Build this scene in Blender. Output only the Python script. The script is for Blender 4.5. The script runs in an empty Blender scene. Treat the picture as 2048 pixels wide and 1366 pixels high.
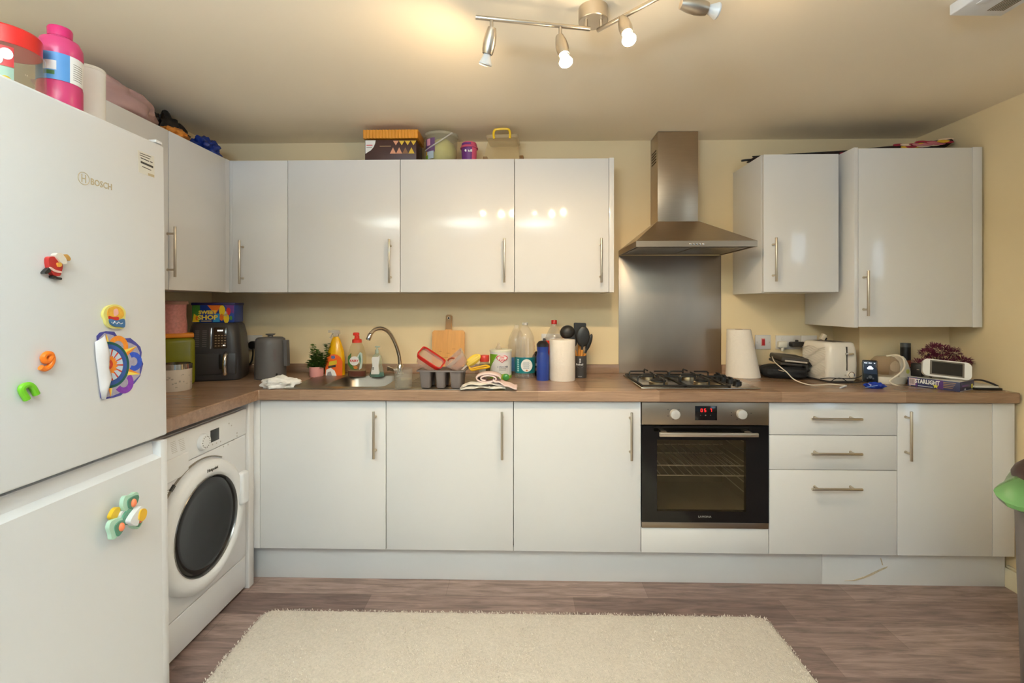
import bpy, bmesh, math, random
from mathutils import Vector, Matrix, noise
R = math.radians
rnd = random.Random(7)
C = bpy.context.scene.collection

# ------------------------------------------------------------------ camera geometry
F = 950.0                      # focal length in pixels of the 2048 px wide frame
TH = math.atan(21 / F)         # small yaw to the left
HZN = 610.0                    # horizon row
ZE = 1.325                     # eye height
def _ray(px, py):
    u = (px - 1024) / F
    return (u * math.cos(TH) - math.sin(TH), math.cos(TH) + u * math.sin(TH), -(py - HZN) / F)
def PX(px, py, Y):
    d = _ray(px, py); t = Y / d[1]
    return Vector((d[0] * t, Y, ZE + d[2] * t))
def PXX(px, py, X):
    d = _ray(px, py); t = X / d[0]
    return Vector((X, d[1] * t, ZE + d[2] * t))
def PXZ(px, py, Z):
    d = _ray(px, py); t = (Z - ZE) / d[2]
    return Vector((d[0] * t, d[1] * t, Z))
def depth(p): return -p[0] * math.sin(TH) + p[1] * math.cos(TH)
def HZ(p, py): return ZE - (py - HZN) / F * depth(p) - p[2]

YW, YB, YU, YT = 2.81, 2.235, 2.513, 2.21     # wall, base doors, wall-cabinet doors, worktop front
ZC, ZCEIL = 0.925, 2.292
ZU0, ZU1 = 1.392, 2.100
def item(px, pyb, rpx, z=ZC):
    p = PXZ(px, pyb, z); s = depth(p) / F
    v = Vector((p.x, p.y, 0)).normalized()
    p = p + v * (rpx * s)
    return p, depth(p) / F
def face(p): return -math.atan2(p[0], p[1])

# ------------------------------------------------------------------ materials
def lin(c):
    c = c / 255.0
    return c / 12.92 if c <= 0.04045 else ((c + 0.055) / 1.055) ** 2.4
def rgb(c): return (lin(c[0]), lin(c[1]), lin(c[2]), 1.0)
MATS = {}
def mat(name, col, rough=0.5, metal=0.0, var=0.04, vscale=30.0, bump=0.0, bscale=200.0, emit=None, estr=0.0,
        coat=0.0, spec=0.5, stretch=(1, 1, 1), trans=0.0, sheen=0.0, aniso=0.0):
    if name in MATS: return MATS[name]
    assert col != (1, 1, 1), name
    m = bpy.data.materials.new(name); m.use_nodes = True
    nt = m.node_tree; b = nt.nodes['Principled BSDF']
    b.inputs['Roughness'].default_value = rough
    b.inputs['Metallic'].default_value = metal
    b.inputs['Specular IOR Level'].default_value = spec
    b.inputs['Coat Weight'].default_value = coat
    b.inputs['Coat Roughness'].default_value = 0.05
    b.inputs['Transmission Weight'].default_value = trans
    b.inputs['Sheen Weight'].default_value = sheen
    if aniso: b.inputs['Anisotropic'].default_value = aniso
    tc = nt.nodes.new('ShaderNodeTexCoord'); mp = nt.nodes.new('ShaderNodeMapping')
    mp.inputs['Scale'].default_value = stretch
    nt.links.new(tc.outputs['Object'], mp.inputs['Vector'])
    nz = nt.nodes.new('ShaderNodeTexNoise'); nz.inputs['Scale'].default_value = vscale; nz.inputs['Detail'].default_value = 3
    nt.links.new(mp.outputs[0], nz.inputs['Vector'])
    mx = nt.nodes.new('ShaderNodeMix'); mx.data_type = 'RGBA'
    c = rgb(col)
    mx.inputs[6].default_value = tuple(max(0, x * (1 - var)) for x in c[:3]) + (1,)
    mx.inputs[7].default_value = tuple(min(1, x * (1 + var)) for x in c[:3]) + (1,)
    nt.links.new(nz.outputs['Fac'], mx.inputs[0]); nt.links.new(mx.outputs[2], b.inputs['Base Color'])
    if bump:
        n2 = nt.nodes.new('ShaderNodeTexNoise'); n2.inputs['Scale'].default_value = bscale; n2.inputs['Detail'].default_value = 4
        nt.links.new(mp.outputs[0], n2.inputs['Vector'])
        bp = nt.nodes.new('ShaderNodeBump'); bp.inputs['Strength'].default_value = bump; bp.inputs['Distance'].default_value = 0.004
        nt.links.new(n2.outputs['Fac'], bp.inputs['Height']); nt.links.new(bp.outputs[0], b.inputs['Normal'])
    if emit:
        b.inputs['Emission Color'].default_value = rgb(emit); b.inputs['Emission Strength'].default_value = estr
    MATS[name] = m
    return m
def clear(name, tint, body=0.15, rough=0.05, bodycol=None, fres=0.22):
    """see-through plastic or glass: tinted transparency, a little body colour and a glossy skin"""
    if name in MATS: return MATS[name]
    m = bpy.data.materials.new(name); m.use_nodes = True
    nt = m.node_tree; nt.nodes.clear()
    out = nt.nodes.new('ShaderNodeOutputMaterial')
    tr = nt.nodes.new('ShaderNodeBsdfTransparent'); tr.inputs[0].default_value = rgb([255 - (255 - c) * 0.30 for c in tint])
    di = nt.nodes.new('ShaderNodeBsdfDiffuse'); di.inputs[0].default_value = rgb(bodycol or tint)
    gl = nt.nodes.new('ShaderNodeBsdfGlossy'); gl.inputs['Roughness'].default_value = rough
    lw = nt.nodes.new('ShaderNodeLayerWeight'); lw.inputs['Blend'].default_value = fres
    nz = nt.nodes.new('ShaderNodeTexNoise'); nz.inputs['Scale'].default_value = 60
    tc = nt.nodes.new('ShaderNodeTexCoord'); nt.links.new(tc.outputs['Object'], nz.inputs['Vector'])
    bp = nt.nodes.new('ShaderNodeBump'); bp.inputs['Strength'].default_value = 0.08; bp.inputs['Distance'].default_value = 0.002
    nt.links.new(nz.outputs['Fac'], bp.inputs['Height']); nt.links.new(bp.outputs[0], gl.inputs['Normal'])
    m1 = nt.nodes.new('ShaderNodeMixShader'); m1.inputs[0].default_value = body
    nt.links.new(tr.outputs[0], m1.inputs[1]); nt.links.new(di.outputs[0], m1.inputs[2])
    m2 = nt.nodes.new('ShaderNodeMixShader')
    ge = nt.nodes.new('ShaderNodeNewGeometry'); sb = nt.nodes.new('ShaderNodeMath'); sb.operation = 'SUBTRACT'; sb.use_clamp = True
    nt.links.new(lw.outputs['Fresnel'], sb.inputs[0]); nt.links.new(ge.outputs['Backfacing'], sb.inputs[1])
    nt.links.new(sb.outputs[0], m2.inputs[0]); nt.links.new(m1.outputs[0], m2.inputs[1]); nt.links.new(gl.outputs[0], m2.inputs[2])
    nt.links.new(m2.outputs[0], out.inputs[0])
    MATS[name] = m
    return m
def wood(name, cols, length, width, grain=(4, 90, 90), rough=0.3, mortar=None, swap=False, coord='Object', off=(0, 0, 0), contrast=0.5, msize=0.0, bumpy=0.0, spec=0.5):
    """rows of planks along X: a brick texture picks the plank tone, stretched noise gives the grain"""
    m = bpy.data.materials.new(name); m.use_nodes = True
    nt = m.node_tree; b = nt.nodes['Principled BSDF']; L = nt.links.new
    b.inputs['Roughness'].default_value = rough; b.inputs['Specular IOR Level'].default_value = spec
    tc = nt.nodes.new('ShaderNodeTexCoord'); mp = nt.nodes.new('ShaderNodeMapping')
    mp.inputs['Location'].default_value = off
    if swap: mp.inputs['Rotation'].default_value = (0, 0, R(90))
    L(tc.outputs[coord], mp.inputs[0])
    br = nt.nodes.new('ShaderNodeTexBrick')
    br.inputs['Scale'].default_value = 1.0; br.inputs['Brick Width'].default_value = length; br.inputs['Row Height'].default_value = width
    br.inputs['Mortar Size'].default_value = msize; br.inputs['Bias'].default_value = 0.0; br.offset = 0.37; br.squash = 1.0
    br.inputs['Color1'].default_value = rgb(cols[0]); br.inputs['Color2'].default_value = rgb(cols[1])
    br.inputs['Mortar'].default_value = rgb(mortar or cols[0])
    L(mp.outputs[0], br.inputs['Vector'])
    m2 = nt.nodes.new('ShaderNodeMapping'); m2.inputs['Scale'].default_value = grain; L(mp.outputs[0], m2.inputs[0])
    nz = nt.nodes.new('ShaderNodeTexNoise'); nz.inputs['Scale'].default_value = 1.0; nz.inputs['Detail'].default_value = 6; nz.inputs['Roughness'].default_value = 0.65
    nz.inputs['Distortion'].default_value = 0.6
    L(m2.outputs[0], nz.inputs['Vector'])
    rp = nt.nodes.new('ShaderNodeValToRGB')
    rp.color_ramp.elements[0].position = 0.3; rp.color_ramp.elements[1].position = 0.72
    lo = 1 - contrast * 0.55; hi = 1 + contrast * 0.3
    rp.color_ramp.elements[0].color = (lo, lo, lo, 1); rp.color_ramp.elements[1].color = (hi, hi, hi, 1)
    L(nz.outputs['Fac'], rp.inputs[0])
    mx = nt.nodes.new('ShaderNodeMix'); mx.data_type = 'RGBA'; mx.blend_type = 'MULTIPLY'; mx.inputs[0].default_value = 1.0
    L(br.outputs['Color'], mx.inputs[6]); L(rp.outputs[0], mx.inputs[7]); L(mx.outputs[2], b.inputs['Base Color'])
    if bumpy:
        bp = nt.nodes.new('ShaderNodeBump'); bp.inputs['Strength'].default_value = bumpy; bp.inputs['Distance'].default_value = 0.002
        L(nz.outputs['Fac'], bp.inputs['Height']); L(bp.outputs[0], b.inputs['Normal'])
    MATS[name] = m
    return m

M_white = mat('white gloss laminate', (228, 226, 225), 0.10, var=0.008, vscale=3)
M_whitem = mat('white carcass board', (232, 229, 222), 0.35, var=0.01, vscale=3)
M_app = mat('white enamel', (226, 227, 230), 0.28, var=0.01, vscale=3)
M_app2 = mat('white moulded plastic', (230, 231, 233), 0.32, var=0.015)
M_steel = mat('brushed steel', (178, 162, 142), 0.34, 1.0, var=0.07, vscale=12, stretch=(1, 1, 14))
M_handle = mat('satin nickel', (200, 189, 172), 0.33, 1.0, var=0.03)
M_chrome = mat('chrome', (214, 208, 200), 0.10, 1.0, var=0.02)
M_black = mat('black plastic', (22, 21, 21), 0.35, var=0.1)
M_blackm = mat('matt black', (27, 26, 26), 0.7, var=0.1)
M_iron = mat('cast iron black', (24, 23, 22), 0.5, var=0.2, vscale=90)
M_dgrey = mat('dark grey plastic', (62, 60, 60), 0.42, var=0.05)
M_wall = mat('cream wall paint', (240, 217, 174), 0.75, var=0.02, vscale=5, bump=0.05, bscale=260)
M_ceil = mat('cream ceiling paint', (249, 234, 208), 0.85, var=0.015, vscale=4, bump=0.04, bscale=200)
M_living = mat('white living room paint', (236, 236, 236), 0.8, var=0.01, vscale=4)  # unseen walls, white chosen to bounce neutral light
M_skirt = mat('cream gloss paint', (228, 218, 190), 0.35, var=0.015)
M_red = mat('red plastic', (196, 40, 34), 0.35, var=0.04)
M_paper = mat('white paper towel', (238, 228, 216), 0.9, var=0.03, vscale=60, bump=0.35, bscale=120)
M_ink = mat('dark print', (60, 55, 50), 0.6)
M_whiteprint = mat('white print', (236, 234, 230), 0.5)

# ------------------------------------------------------------------ mesh builder
def catmull(pts, n=8, closed=False):
    P = [Vector(p) for p in pts]; out = []
    m = len(P)
    if m < 3: return P
    rng = range(m if closed else m - 1)
    for i in rng:
        p0 = P[(i - 1) % m] if closed or i > 0 else P[0] * 2 - P[1]
        p1 = P[i]; p2 = P[(i + 1) % m]
        p3 = P[(i + 2) % m] if closed or i + 2 < m else P[-1] * 2 - P[-2]
        for k in range(n):
            t = k / n
            out.append(0.5 * ((2 * p1) + (p2 - p0) * t + (2 * p0 - 5 * p1 + 4 * p2 - p3) * t * t + (3 * p1 - p0 - 3 * p2 + p3) * t ** 3))
    if not closed: out.append(P[-1])
    return out
def rot_to(d):
    d = Vector(d).normalized()
    return Vector((0, 0, 1)).rotation_difference(d).to_matrix().to_4x4()
FRONT = Matrix(((1, 0, 0, 0), (0, 0, -1, 0), (0, 1, 0, 0), (0, 0, 0, 1)))     # u->x, v->z, w->-y
SIDE = Matrix(((0, 0, 1, 0), (1, 0, 0, 0), (0, 1, 0, 0), (0, 0, 0, 1)))       # u->y, v->z, w->x
TOP = Matrix.Identity(4)
def T(x, y, z): return Matrix.Translation((x, y, z))

class MB:
    def __init__(s): s.bm = bmesh.new(); s.mi = 0; s.mats = []
    def use(s, m):
        if m not in s.mats: s.mats.append(m)
        s.mi = s.mats.index(m); return s
    def _merge(s, b, M=None):
        if M is not None: bmesh.ops.transform(b, matrix=M, verts=b.verts)
        for f in b.faces: f.material_index = s.mi
        me = bpy.data.meshes.new('tmp'); b.to_mesh(me); b.free()
        n0 = len(s.bm.faces)
        s.bm.from_mesh(me); bpy.data.meshes.remove(me)
        return s
    def box(s, x0, x1, y0, y1, z0, z1, bev=0.0, seg=2, M=None):
        b = bmesh.new(); bmesh.ops.create_cube(b, size=1)
        for v in b.verts: v.co = Vector(((x0 + x1) / 2 + v.co.x * (x1 - x0), (y0 + y1) / 2 + v.co.y * (y1 - y0), (z0 + z1) / 2 + v.co.z * (z1 - z0)))
        if bev: bmesh.ops.bevel(b, geom=b.edges[:], offset=bev, segments=seg, profile=0.5, affect='EDGES')
        return s._merge(b, M)
    def cyl(s, p0, p1, r0, r1=None, seg=20, bev=0.0, M=None):
        p0, p1 = Vector(p0), Vector(p1); r1 = r0 if r1 is None else r1
        b = bmesh.new(); d = (p1 - p0).length
        bmesh.ops.create_cone(b, cap_ends=True, cap_tris=False, segments=seg, radius1=r0, radius2=r1, depth=d)
        if bev:
            es = [e for e in b.edges if abs(e.verts[0].co.z - e.verts[1].co.z) < 1e-6]
            bmesh.ops.bevel(b, geom=es, offset=bev, segments=2, profile=0.5, affect='EDGES')
        X = Matrix.Translation((p0 + p1) / 2) @ rot_to(p1 - p0)
        bmesh.ops.transform(b, matrix=X, verts=b.verts)
        return s._merge(b, M)
    def lathe(s, prof, seg=32, M=None, sx=1.0, sy=1.0):
        b = bmesh.new(); rings = []
        for r, z in prof:
            if r < 1e-6: rings.append([b.verts.new((0, 0, z))])
            else: rings.append([b.verts.new((r * sx * math.cos(2 * math.pi * k / seg), r * sy * math.sin(2 * math.pi * k / seg), z)) for k in range(seg)])
        for a, c in zip(rings[:-1], rings[1:]):
            for k in range(seg):
                q = [a[k % len(a)], a[(k + 1) % len(a)], c[(k + 1) % len(c)], c[k % len(c)]]
                u = []
                for v in q:
                    if v not in u: u.append(v)
                if len(u) > 2:
                    try: b.faces.new(u)
                    except ValueError: pass
        bmesh.ops.recalc_face_normals(b, faces=b.faces)
        return s._merge(b, M)
    def loft(s, rings, cap=True, closed=True, M=None):
        b = bmesh.new(); rs = [[b.verts.new(p) for p in r] for r in rings]; n = len(rs[0])
        for a, c in zip(rs[:-1], rs[1:]):
            for k in range(n if closed else n - 1):
                try: b.faces.new((a[k], a[(k + 1) % n], c[(k + 1) % n], c[k]))
                except ValueError: pass
        if cap and closed:
            b.faces.new(list(reversed(rs[0]))); b.faces.new(rs[-1])
        bmesh.ops.recalc_face_normals(b, faces=b.faces)
        return s._merge(b, M)
    def tube(s, pts, r, seg=8, smooth=6, closed=False, M=None, r2=None, flat=1.0):
        P = catmull(pts, smooth, closed) if smooth else [Vector(p) for p in pts]
        n = len(P); rings = []; up = Vector((0.13, 0.21, 0.97)); prev = None
        for i, p in enumerate(P):
            d = (P[(i + 1) % n] - P[i - 1]) if closed else (P[min(i + 1, n - 1)] - P[max(i - 1, 0)])
            if d.length < 1e-9: d = Vector((0, 0, 1))
            d.normalize()
            if prev is None: a = d.cross(up); a = a if a.length > 1e-3 else d.cross(Vector((1, 0, 0)))
            else: a = prev - d * prev.dot(d)
            a.normalize(); prev = a; c = d.cross(a)
            rr = r if r2 is None else r + (r2 - r) * i / max(1, n - 1)
            rings.append([p + (a * math.cos(2 * math.pi * k / seg) + c * math.sin(2 * math.pi * k / seg) * flat) * rr for k in range(seg)])
        if closed: rings.append(rings[0])
        return s.loft(rings, cap=not closed, M=M)
    def prism(s, poly, w0, w1, M=FRONT, bev=0.0):
        b = bmesh.new(); f = b.faces.new([b.verts.new((p[0], p[1], w0)) for p in poly])
        f.normal_update()
        if f.normal.z < 0: f.normal_flip()
        r = bmesh.ops.extrude_face_region(b, geom=[f])
        for e in r['geom']:
            if isinstance(e, bmesh.types.BMVert): e.co.z = w1
        bmesh.ops.recalc_face_normals(b, faces=b.faces)
        if bev:
            es = [e for e in b.edges if e.verts[0].co.z == w1 and e.verts[1].co.z == w1]
            bmesh.ops.bevel(b, geom=es, offset=bev, segments=2, profile=0.5, affect='EDGES')
        return s._merge(b, M)
    def ball(s, c, r, sc=(1, 1, 1), u=20, v=12, nz=0.0, nf=20.0, M=None, flat=None):
        b = bmesh.new(); bmesh.ops.create_uvsphere(b, u_segments=u, v_segments=v, radius=1)
        for w in b.verts:
            k = 1 + (nz * noise.noise(w.co * nf * 0.1 + Vector(c) * 37) if nz else 0)
            w.co = Vector((w.co.x * r * sc[0] * k, w.co.y * r * sc[1] * k, w.co.z * r * sc[2] * k)) + Vector(c)
            if flat is not None and w.co.z < flat: w.co.z = flat
        return s._merge(b, M)
    def patch(s, r, a0, a1, z0, z1, seg=16, th=0.0008, M=None, r2=None):
        r2 = r if r2 is None else r2; rings = []
        for k in range(seg + 1):
            a = a0 + (a1 - a0) * k / seg
            sn, cs = math.sin(a), -math.cos(a)
            rings.append([(r * sn, r * cs, z0), ((r + th) * sn, (r + th) * cs, z0), ((r2 + th) * sn, (r2 + th) * cs, z1), (r2 * sn, r2 * cs, z1)])
        return s.loft(rings, M=M)
    def slab(s, xs, ys, mask, z0, z1):
        b = bmesh.new(); V = {}
        def v(i, j, z):
            if (i, j, z) not in V: V[(i, j, z)] = b.verts.new((xs[i], ys[j], z))
            return V[(i, j, z)]
        on = lambda i, j: 0 <= i < len(xs) - 1 and 0 <= j < len(ys) - 1 and mask(i, j)
        for i in range(len(xs) - 1):
            for j in range(len(ys) - 1):
                if not on(i, j): continue
                b.faces.new((v(i, j, z1), v(i + 1, j, z1), v(i + 1, j + 1, z1), v(i, j + 1, z1)))
                b.faces.new((v(i, j, z0), v(i, j + 1, z0), v(i + 1, j + 1, z0), v(i + 1, j, z0)))
                if not on(i, j - 1): b.faces.new((v(i, j, z0), v(i + 1, j, z0), v(i + 1, j, z1), v(i, j, z1)))
                if not on(i, j + 1): b.faces.new((v(i + 1, j + 1, z0), v(i, j + 1, z0), v(i, j + 1, z1), v(i + 1, j + 1, z1)))
                if not on(i - 1, j): b.faces.new((v(i, j + 1, z0), v(i, j, z0), v(i, j, z1), v(i, j + 1, z1)))
                if not on(i + 1, j): b.faces.new((v(i + 1, j, z0), v(i + 1, j + 1, z0), v(i + 1, j + 1, z1), v(i + 1, j, z1)))
        return s._merge(b)
    def text(s, body, size, M, ext=0.0006, align='CENTER', bend=None, bold=0.0, sx=1.0):
        cu = bpy.data.curves.new('t', 'FONT'); cu.body = body; cu.size = size; cu.extrude = ext
        cu.align_x = align; cu.align_y = 'CENTER'; cu.offset = bold; cu.resolution_u = 2
        o = bpy.data.objects.new('t', cu); C.objects.link(o)
        dg = bpy.context.evaluated_depsgraph_get()
        me = bpy.data.meshes.new_from_object(o.evaluated_get(dg))
        b = bmesh.new(); b.from_mesh(me)
        bpy.data.objects.remove(o); bpy.data.curves.remove(cu); bpy.data.meshes.remove(me)
        for v in b.verts:
            v.co.x *= sx
            if bend:
                x, y, z = v.co; a = x / bend
                v.co = Vector(((bend + z) * math.sin(a), y, (bend + z) * math.cos(a) - bend))
        return s._merge(b, M)
    def obj(s, name, m=None, parent=None, world=False, smooth=True, ang=35, label=None, cat=None, group=None, kind=None, loc=None, rot=None):
        me = bpy.data.meshes.new(name)
        if m is not None and not s.mats: s.mats = [m]
        if parent is not None and world: bmesh.ops.transform(s.bm, matrix=WORLD[parent.name].inverted(), verts=s.bm.verts)
        s.bm.to_mesh(me); s.bm.free()
        for x in s.mats: me.materials.append(x)
        if smooth:
            for p in me.polygons: p.use_smooth = True
            me.set_sharp_from_angle(angle=R(ang))
        o = bpy.data.objects.new(name, me); C.objects.link(o)
        if parent is not None: o.parent = parent
        if loc is not None: o.location = loc
        if rot is not None: o.rotation_euler = rot
        WORLD[o.name] = (WORLD[parent.name] if parent is not None else Matrix.Identity(4)) @ o.matrix_basis
        tag(o, label, cat, group, kind)
        return o
WORLD = {}
def tag(o, label=None, cat=None, group=None, kind=None):
    if label: o['label'] = label
    if cat: o['category'] = cat
    if group: o['group'] = group
    if kind: o['kind'] = kind
def thing(name, label, cat, loc=(0, 0, 0), rotz=0.0, group=None, rot=None):
    o = bpy.data.objects.new(name, None); C.objects.link(o); o.empty_display_size = 0.05
    o.location = loc; o.rotation_euler = rot if rot is not None else (0, 0, rotz)
    WORLD[o.name] = Matrix.Translation(o.location) @ o.rotation_euler.to_matrix().to_4x4()
    tag(o, label, cat, group)
    return o
def struct(mb, name, m): return mb.obj(name, m, kind='structure')
# ================================================================== setting
XL = -1.865                       # left wall
XR = PX(1899, 700, 2.593).x       # right wall, from the corner seen under the tall cabinet
YR = -1.9                         # wall behind the camera
XE = 5.0                          # the living end of the room
YJ = 1.32                         # where the right wall stops and the room opens out
M_floor = wood('dark oak vinyl planks', [(160, 136, 127), (120, 98, 91)], 0.92, 0.148, grain=(5, 42, 42), rough=0.42, mortar=(112, 92, 85), contrast=0.95, msize=0.0006, off=(0.35, 0.06, 0), bumpy=0.1, spec=0.35)
struct(MB().box(XL - .1, XE + .1, YR - .1, YW + .1, -0.1, 0.0), 'floor', M_floor)
struct(MB().box(XL - .1, XE + .1, YR - .1, YW + .1, ZCEIL, ZCEIL + .1), 'ceiling', M_ceil)
struct(MB().box(XL - .1, XR + .1, YW, YW + .1, 0, ZCEIL), 'wall_back', M_wall)
struct(MB().box(XL - .1, XL, YR, YW, 0, ZCEIL), 'wall_left', M_wall)
b = MB(); b.box(XR, XR + .1, YJ, YW, 0, ZCEIL); b.box(XR + .1, XE, YJ, YJ + .1, 0, ZCEIL)
struct(b, 'wall_right', M_wall)
struct(MB().box(XE, XE + .1, YR, YJ + .1, 0, ZCEIL), 'wall_east', M_living)
# wall behind the camera with two window openings, the wide one added for fill
WX = [XL, -1.75, 2.35, 3.25, 4.3, XE]; WZ = [0, 0.25, 0.95, 2.12, ZCEIL]
b = MB()
def rearmask(i, j):
    if i == 1: return not (1 <= j <= 2)
    if i == 3: return j != 2
    return True
bb = MB(); bb.slab(WX, WZ, rearmask, 0, 0.1)
bmesh.ops.transform(bb.bm, matrix=T(0, YR, 0) @ FRONT, verts=bb.bm.verts)
struct(bb, 'wall_rear', M_living)
for n, (x0, x1, z0, z1, nm) in enumerate(((-1.75, 2.35, 0.25, 2.12, 3), (3.25, 4.3, 0.95, 2.12, 2))):
    b = MB(); t = 0.05; y0, y1 = YR - .07, YR - .02
    b.box(x0, x0 + t, y0, y1, z0, z1); b.box(x1 - t, x1, y0, y1, z0, z1)
    b.box(x0 + t, x1 - t, y0, y1, z0, z0 + t); b.box(x0 + t, x1 - t, y0, y1, z1 - t, z1)
    if n: b.box((x0 + x1) / 2 - .03, (x0 + x1) / 2 + .03, y0, y1, z0 + t, z1 - t)
    struct(b, 'window_%d' % (n + 1), M_app2)
# boxed-in pipes under the boiler cupboard
xbx = PX(1666, 700, YW).x
YBX = 2.593
struct(MB().box(xbx, XR, YBX, YW, ZC, 1.30), 'trim_1', M_wall)
b = MB(); b.box(XR - .016, XR, YJ, 2.285, 0, 0.092, M=None); b.box(XR - .010, XR, YJ, 2.285, 0.092, 0.104, bev=.003)
struct(b, 'baseboard_right', M_skirt)

# ================================================================== handles and cabinets
def handle(parent, c, length, axis, n, bar=0.0058, off=0.034, inset=0.032):
    """bar handle: c is the bar centre, n the outward normal of the door"""
    c = Vector(c); a = Vector(axis); n = Vector(n); b = MB()
    b.cyl(c - a * length / 2, c + a * length / 2, bar, seg=16, bev=0.0008)
    for s in (-1, 1):
        q = c + a * s * (length / 2 - inset)
        b.cyl(q - n * off, q, 0.0045, seg=12)
        b.cyl(q - n * off, q - n * (off - .003), 0.0065, seg=12)
    return b.obj('handle', M_handle, parent, world=True)
def door(parent, x0, x1, z0, z1, yf, name='door', g=0.0015, th=0.018):
    return MB().box(x0 + g, x1 - g, yf, yf + th, z0 + g, z1 - g, bev=0.0012).obj(name, M_white, parent, world=True)
GW = 'white gloss wall cabinets'; GB = 'white gloss base cabinets'
def carcass(parent, x0, x1, y0, y1, z0, z1):
    return MB().box(x0, x1, y0, y1, z0, z1).obj('carcass', M_whitem, parent, world=True)

# --- base run along the back wall
ZD0, ZD1 = 0.166, 0.872
bx = [PX(q, 950, YB).x for q in (520, 772, 1027, 1282, 1537.5, 1794.5, 1985)]
base_labels = ['white base cabinet nearest the washing machine, handle at its right edge',
               'white base cabinet under the sink drainer, middle of three left of the oven',
               'white base cabinet right beside the oven on its left, tall handle']
for k in range(3):
    x0, x1 = bx[k], bx[k + 1]
    t = thing('base_cabinet', base_labels[k], 'cabinet', ((x0 + x1) / 2, YB, ZD0), group=GB)
    # the sink unit is open at the top for the bowl
    if k < 2:
        b = MB(); b.box(x0 + .002, x0 + .018, YB + .02, YW - .01, ZD0, ZD1); b.box(x1 - .018, x1 - .002, YB + .02, YW - .01, ZD0, ZD1)
        b.box(x0 + .018, x1 - .018, YB + .02, YW - .01, ZD0, ZD0 + .018); b.box(x0 + .018, x1 - .018, YB + .0205, YB + .035, ZD0 + .018, ZD1)
        b.obj('carcass', M_whitem, t, world=True)
    else: carcass(t, x0 + .002, x1 - .002, YB + .02, YW - .01, ZD0, ZD1)
    d = door(t, x0, x1, ZD0, ZD1, YB)
    if k == 0: FIRST = t
    hx = PX((747, 1004, 1263.5)[k], 870, YB - .034).x
    handle(d, (hx, YB - .034, PX(1004, 872, YB - .034).z), 0.222, (0, 0, 1), (0, -1, 0))
# oven housing: its bottom panel
x0, x1 = bx[3], bx[4]
zo = PX(1400, 1056, YB).z
t = thing('oven_housing', 'white cabinet panel closing the gap below the built-in oven', 'cabinet', ((x0 + x1) / 2, YB, ZD0), group=GB)
b = MB(); b.box(x0 + .002, x0 + .016, YB + .02, YW - .01, ZD0, ZD1); b.box(x1 - .016, x1 - .002, YB + .02, YW - .01, ZD0, ZD1); b.box(x0 + .016, x1 - .016, YB + .02, YW - .01, ZD0, zo - .006)
b.obj('carcass', M_whitem, t, world=True)
door(t, x0, x1, ZD0, zo, YB, 'panel')
# drawers
x0, x1 = bx[4], bx[5]
t = thing('drawer_unit', 'white unit of three drawers right of the oven', 'drawers', ((x0 + x1) / 2, YB, ZD0), group=GB)
carcass(t, x0 + .002, x1 - .002, YB + .02, YW - .01, ZD0, ZD1)
zs = [ZD1, PX(1660, 870.5, YB).z, PX(1660, 940, YB).z, ZD0]
for k, hy in enumerate((838.5, 908.5, 979)):
    d = door(t, x0, x1, zs[k + 1], zs[k], YB, 'drawer')
    p = PX(1674.5, hy, YB - .034)
    handle(d, p, 0.228, (1, 0, 0), (0, -1, 0))
# right base cabinet
x0, x1 = bx[5], bx[6]
t = thing('base_cabinet', 'white base cabinet at the right end of the run, beside the drawers', 'cabinet', ((x0 + x1) / 2, YB, ZD0), group=GB)
carcass(t, x0 + .002, x1 - .002, YB + .02, YW - .01, ZD0, ZD1)
d = door(t, x0, x1, ZD0, ZD1, YB)
handle(d, PX(1823, 873, YB - .034), 0.226, (0, 0, 1), (0, -1, 0))
# filler and end panel on the right
xf = PX(2030, 950, YB).x
MB().box(x1 + .001, min(xf, XR - .004), YB + .001, YB + .0195, ZD0, ZD1, bev=.0012).obj('filler_panel', M_white, t, world=True)
# filler at the left corner, and the panel foot beside the washing machine
xc = PX(497, 950, YB).x
MB().box(xc, bx[0] - .001, YB + .001, YB + .02, ZD0, ZD1, bev=.0012).obj('corner_panel', M_white, FIRST, world=True)
pf = PXZ(491, 1184, 0)
XP = PX(498, 1000, 2.19).x
b = MB()
b.box(XL + .02, XP, 2.19, 2.232, 0.0, ZD1, bev=.004, seg=3)
b.obj('end_panel', M_white, label='tall white end panel standing beside the washing machine at the corner', cat='panel')
# plinth
YP = 2.285
xs = PX(1644, 1130, YP).x; xpl0 = XP - .05; xpl1 = XR - .016
MB().box(xpl0, xs - .0008, YP, YP + .016, 0.0, ZD0 - .004, bev=.001).obj('plinth', M_white, label='long white plinth board running under the sink cabinets and oven', cat='plinth')
t = thing('plinth', 'short white plinth board with a chipped crack under the drawers', 'plinth', ((xs + xpl1) / 2, YP, 0))
MB().box(xs + .0008, xpl1, YP, YP + .016, 0.0, ZD0 - .004, bev=.001).obj('board', M_white, t, world=True)
b = MB()
crack = [(1688, 1161.5), (1706, 1160), (1728, 1153), (1745, 1145), (1760, 1138), (1775, 1132.5), (1772, 1136), (1757, 1143), (1744, 1150), (1726, 1157), (1708, 1161.8)]
b.prism([(PX(x, y, YP).x, PX(x, y, YP).z) for x, y in crack], 0, .0022, M=T(0, YP, 0) @ FRONT)
b.prism([(PX(x, y, YP).x, PX(x, y, YP).z) for x, y in [(1760, 1116), (1762, 1116), (1766, 1130), (1764, 1130)]], 0, .0012, M=T(0, YP, 0) @ FRONT)
b.obj('crack', mat('exposed chipboard', (196, 178, 152), .9, var=.3, vscale=160), t, world=True)

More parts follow.
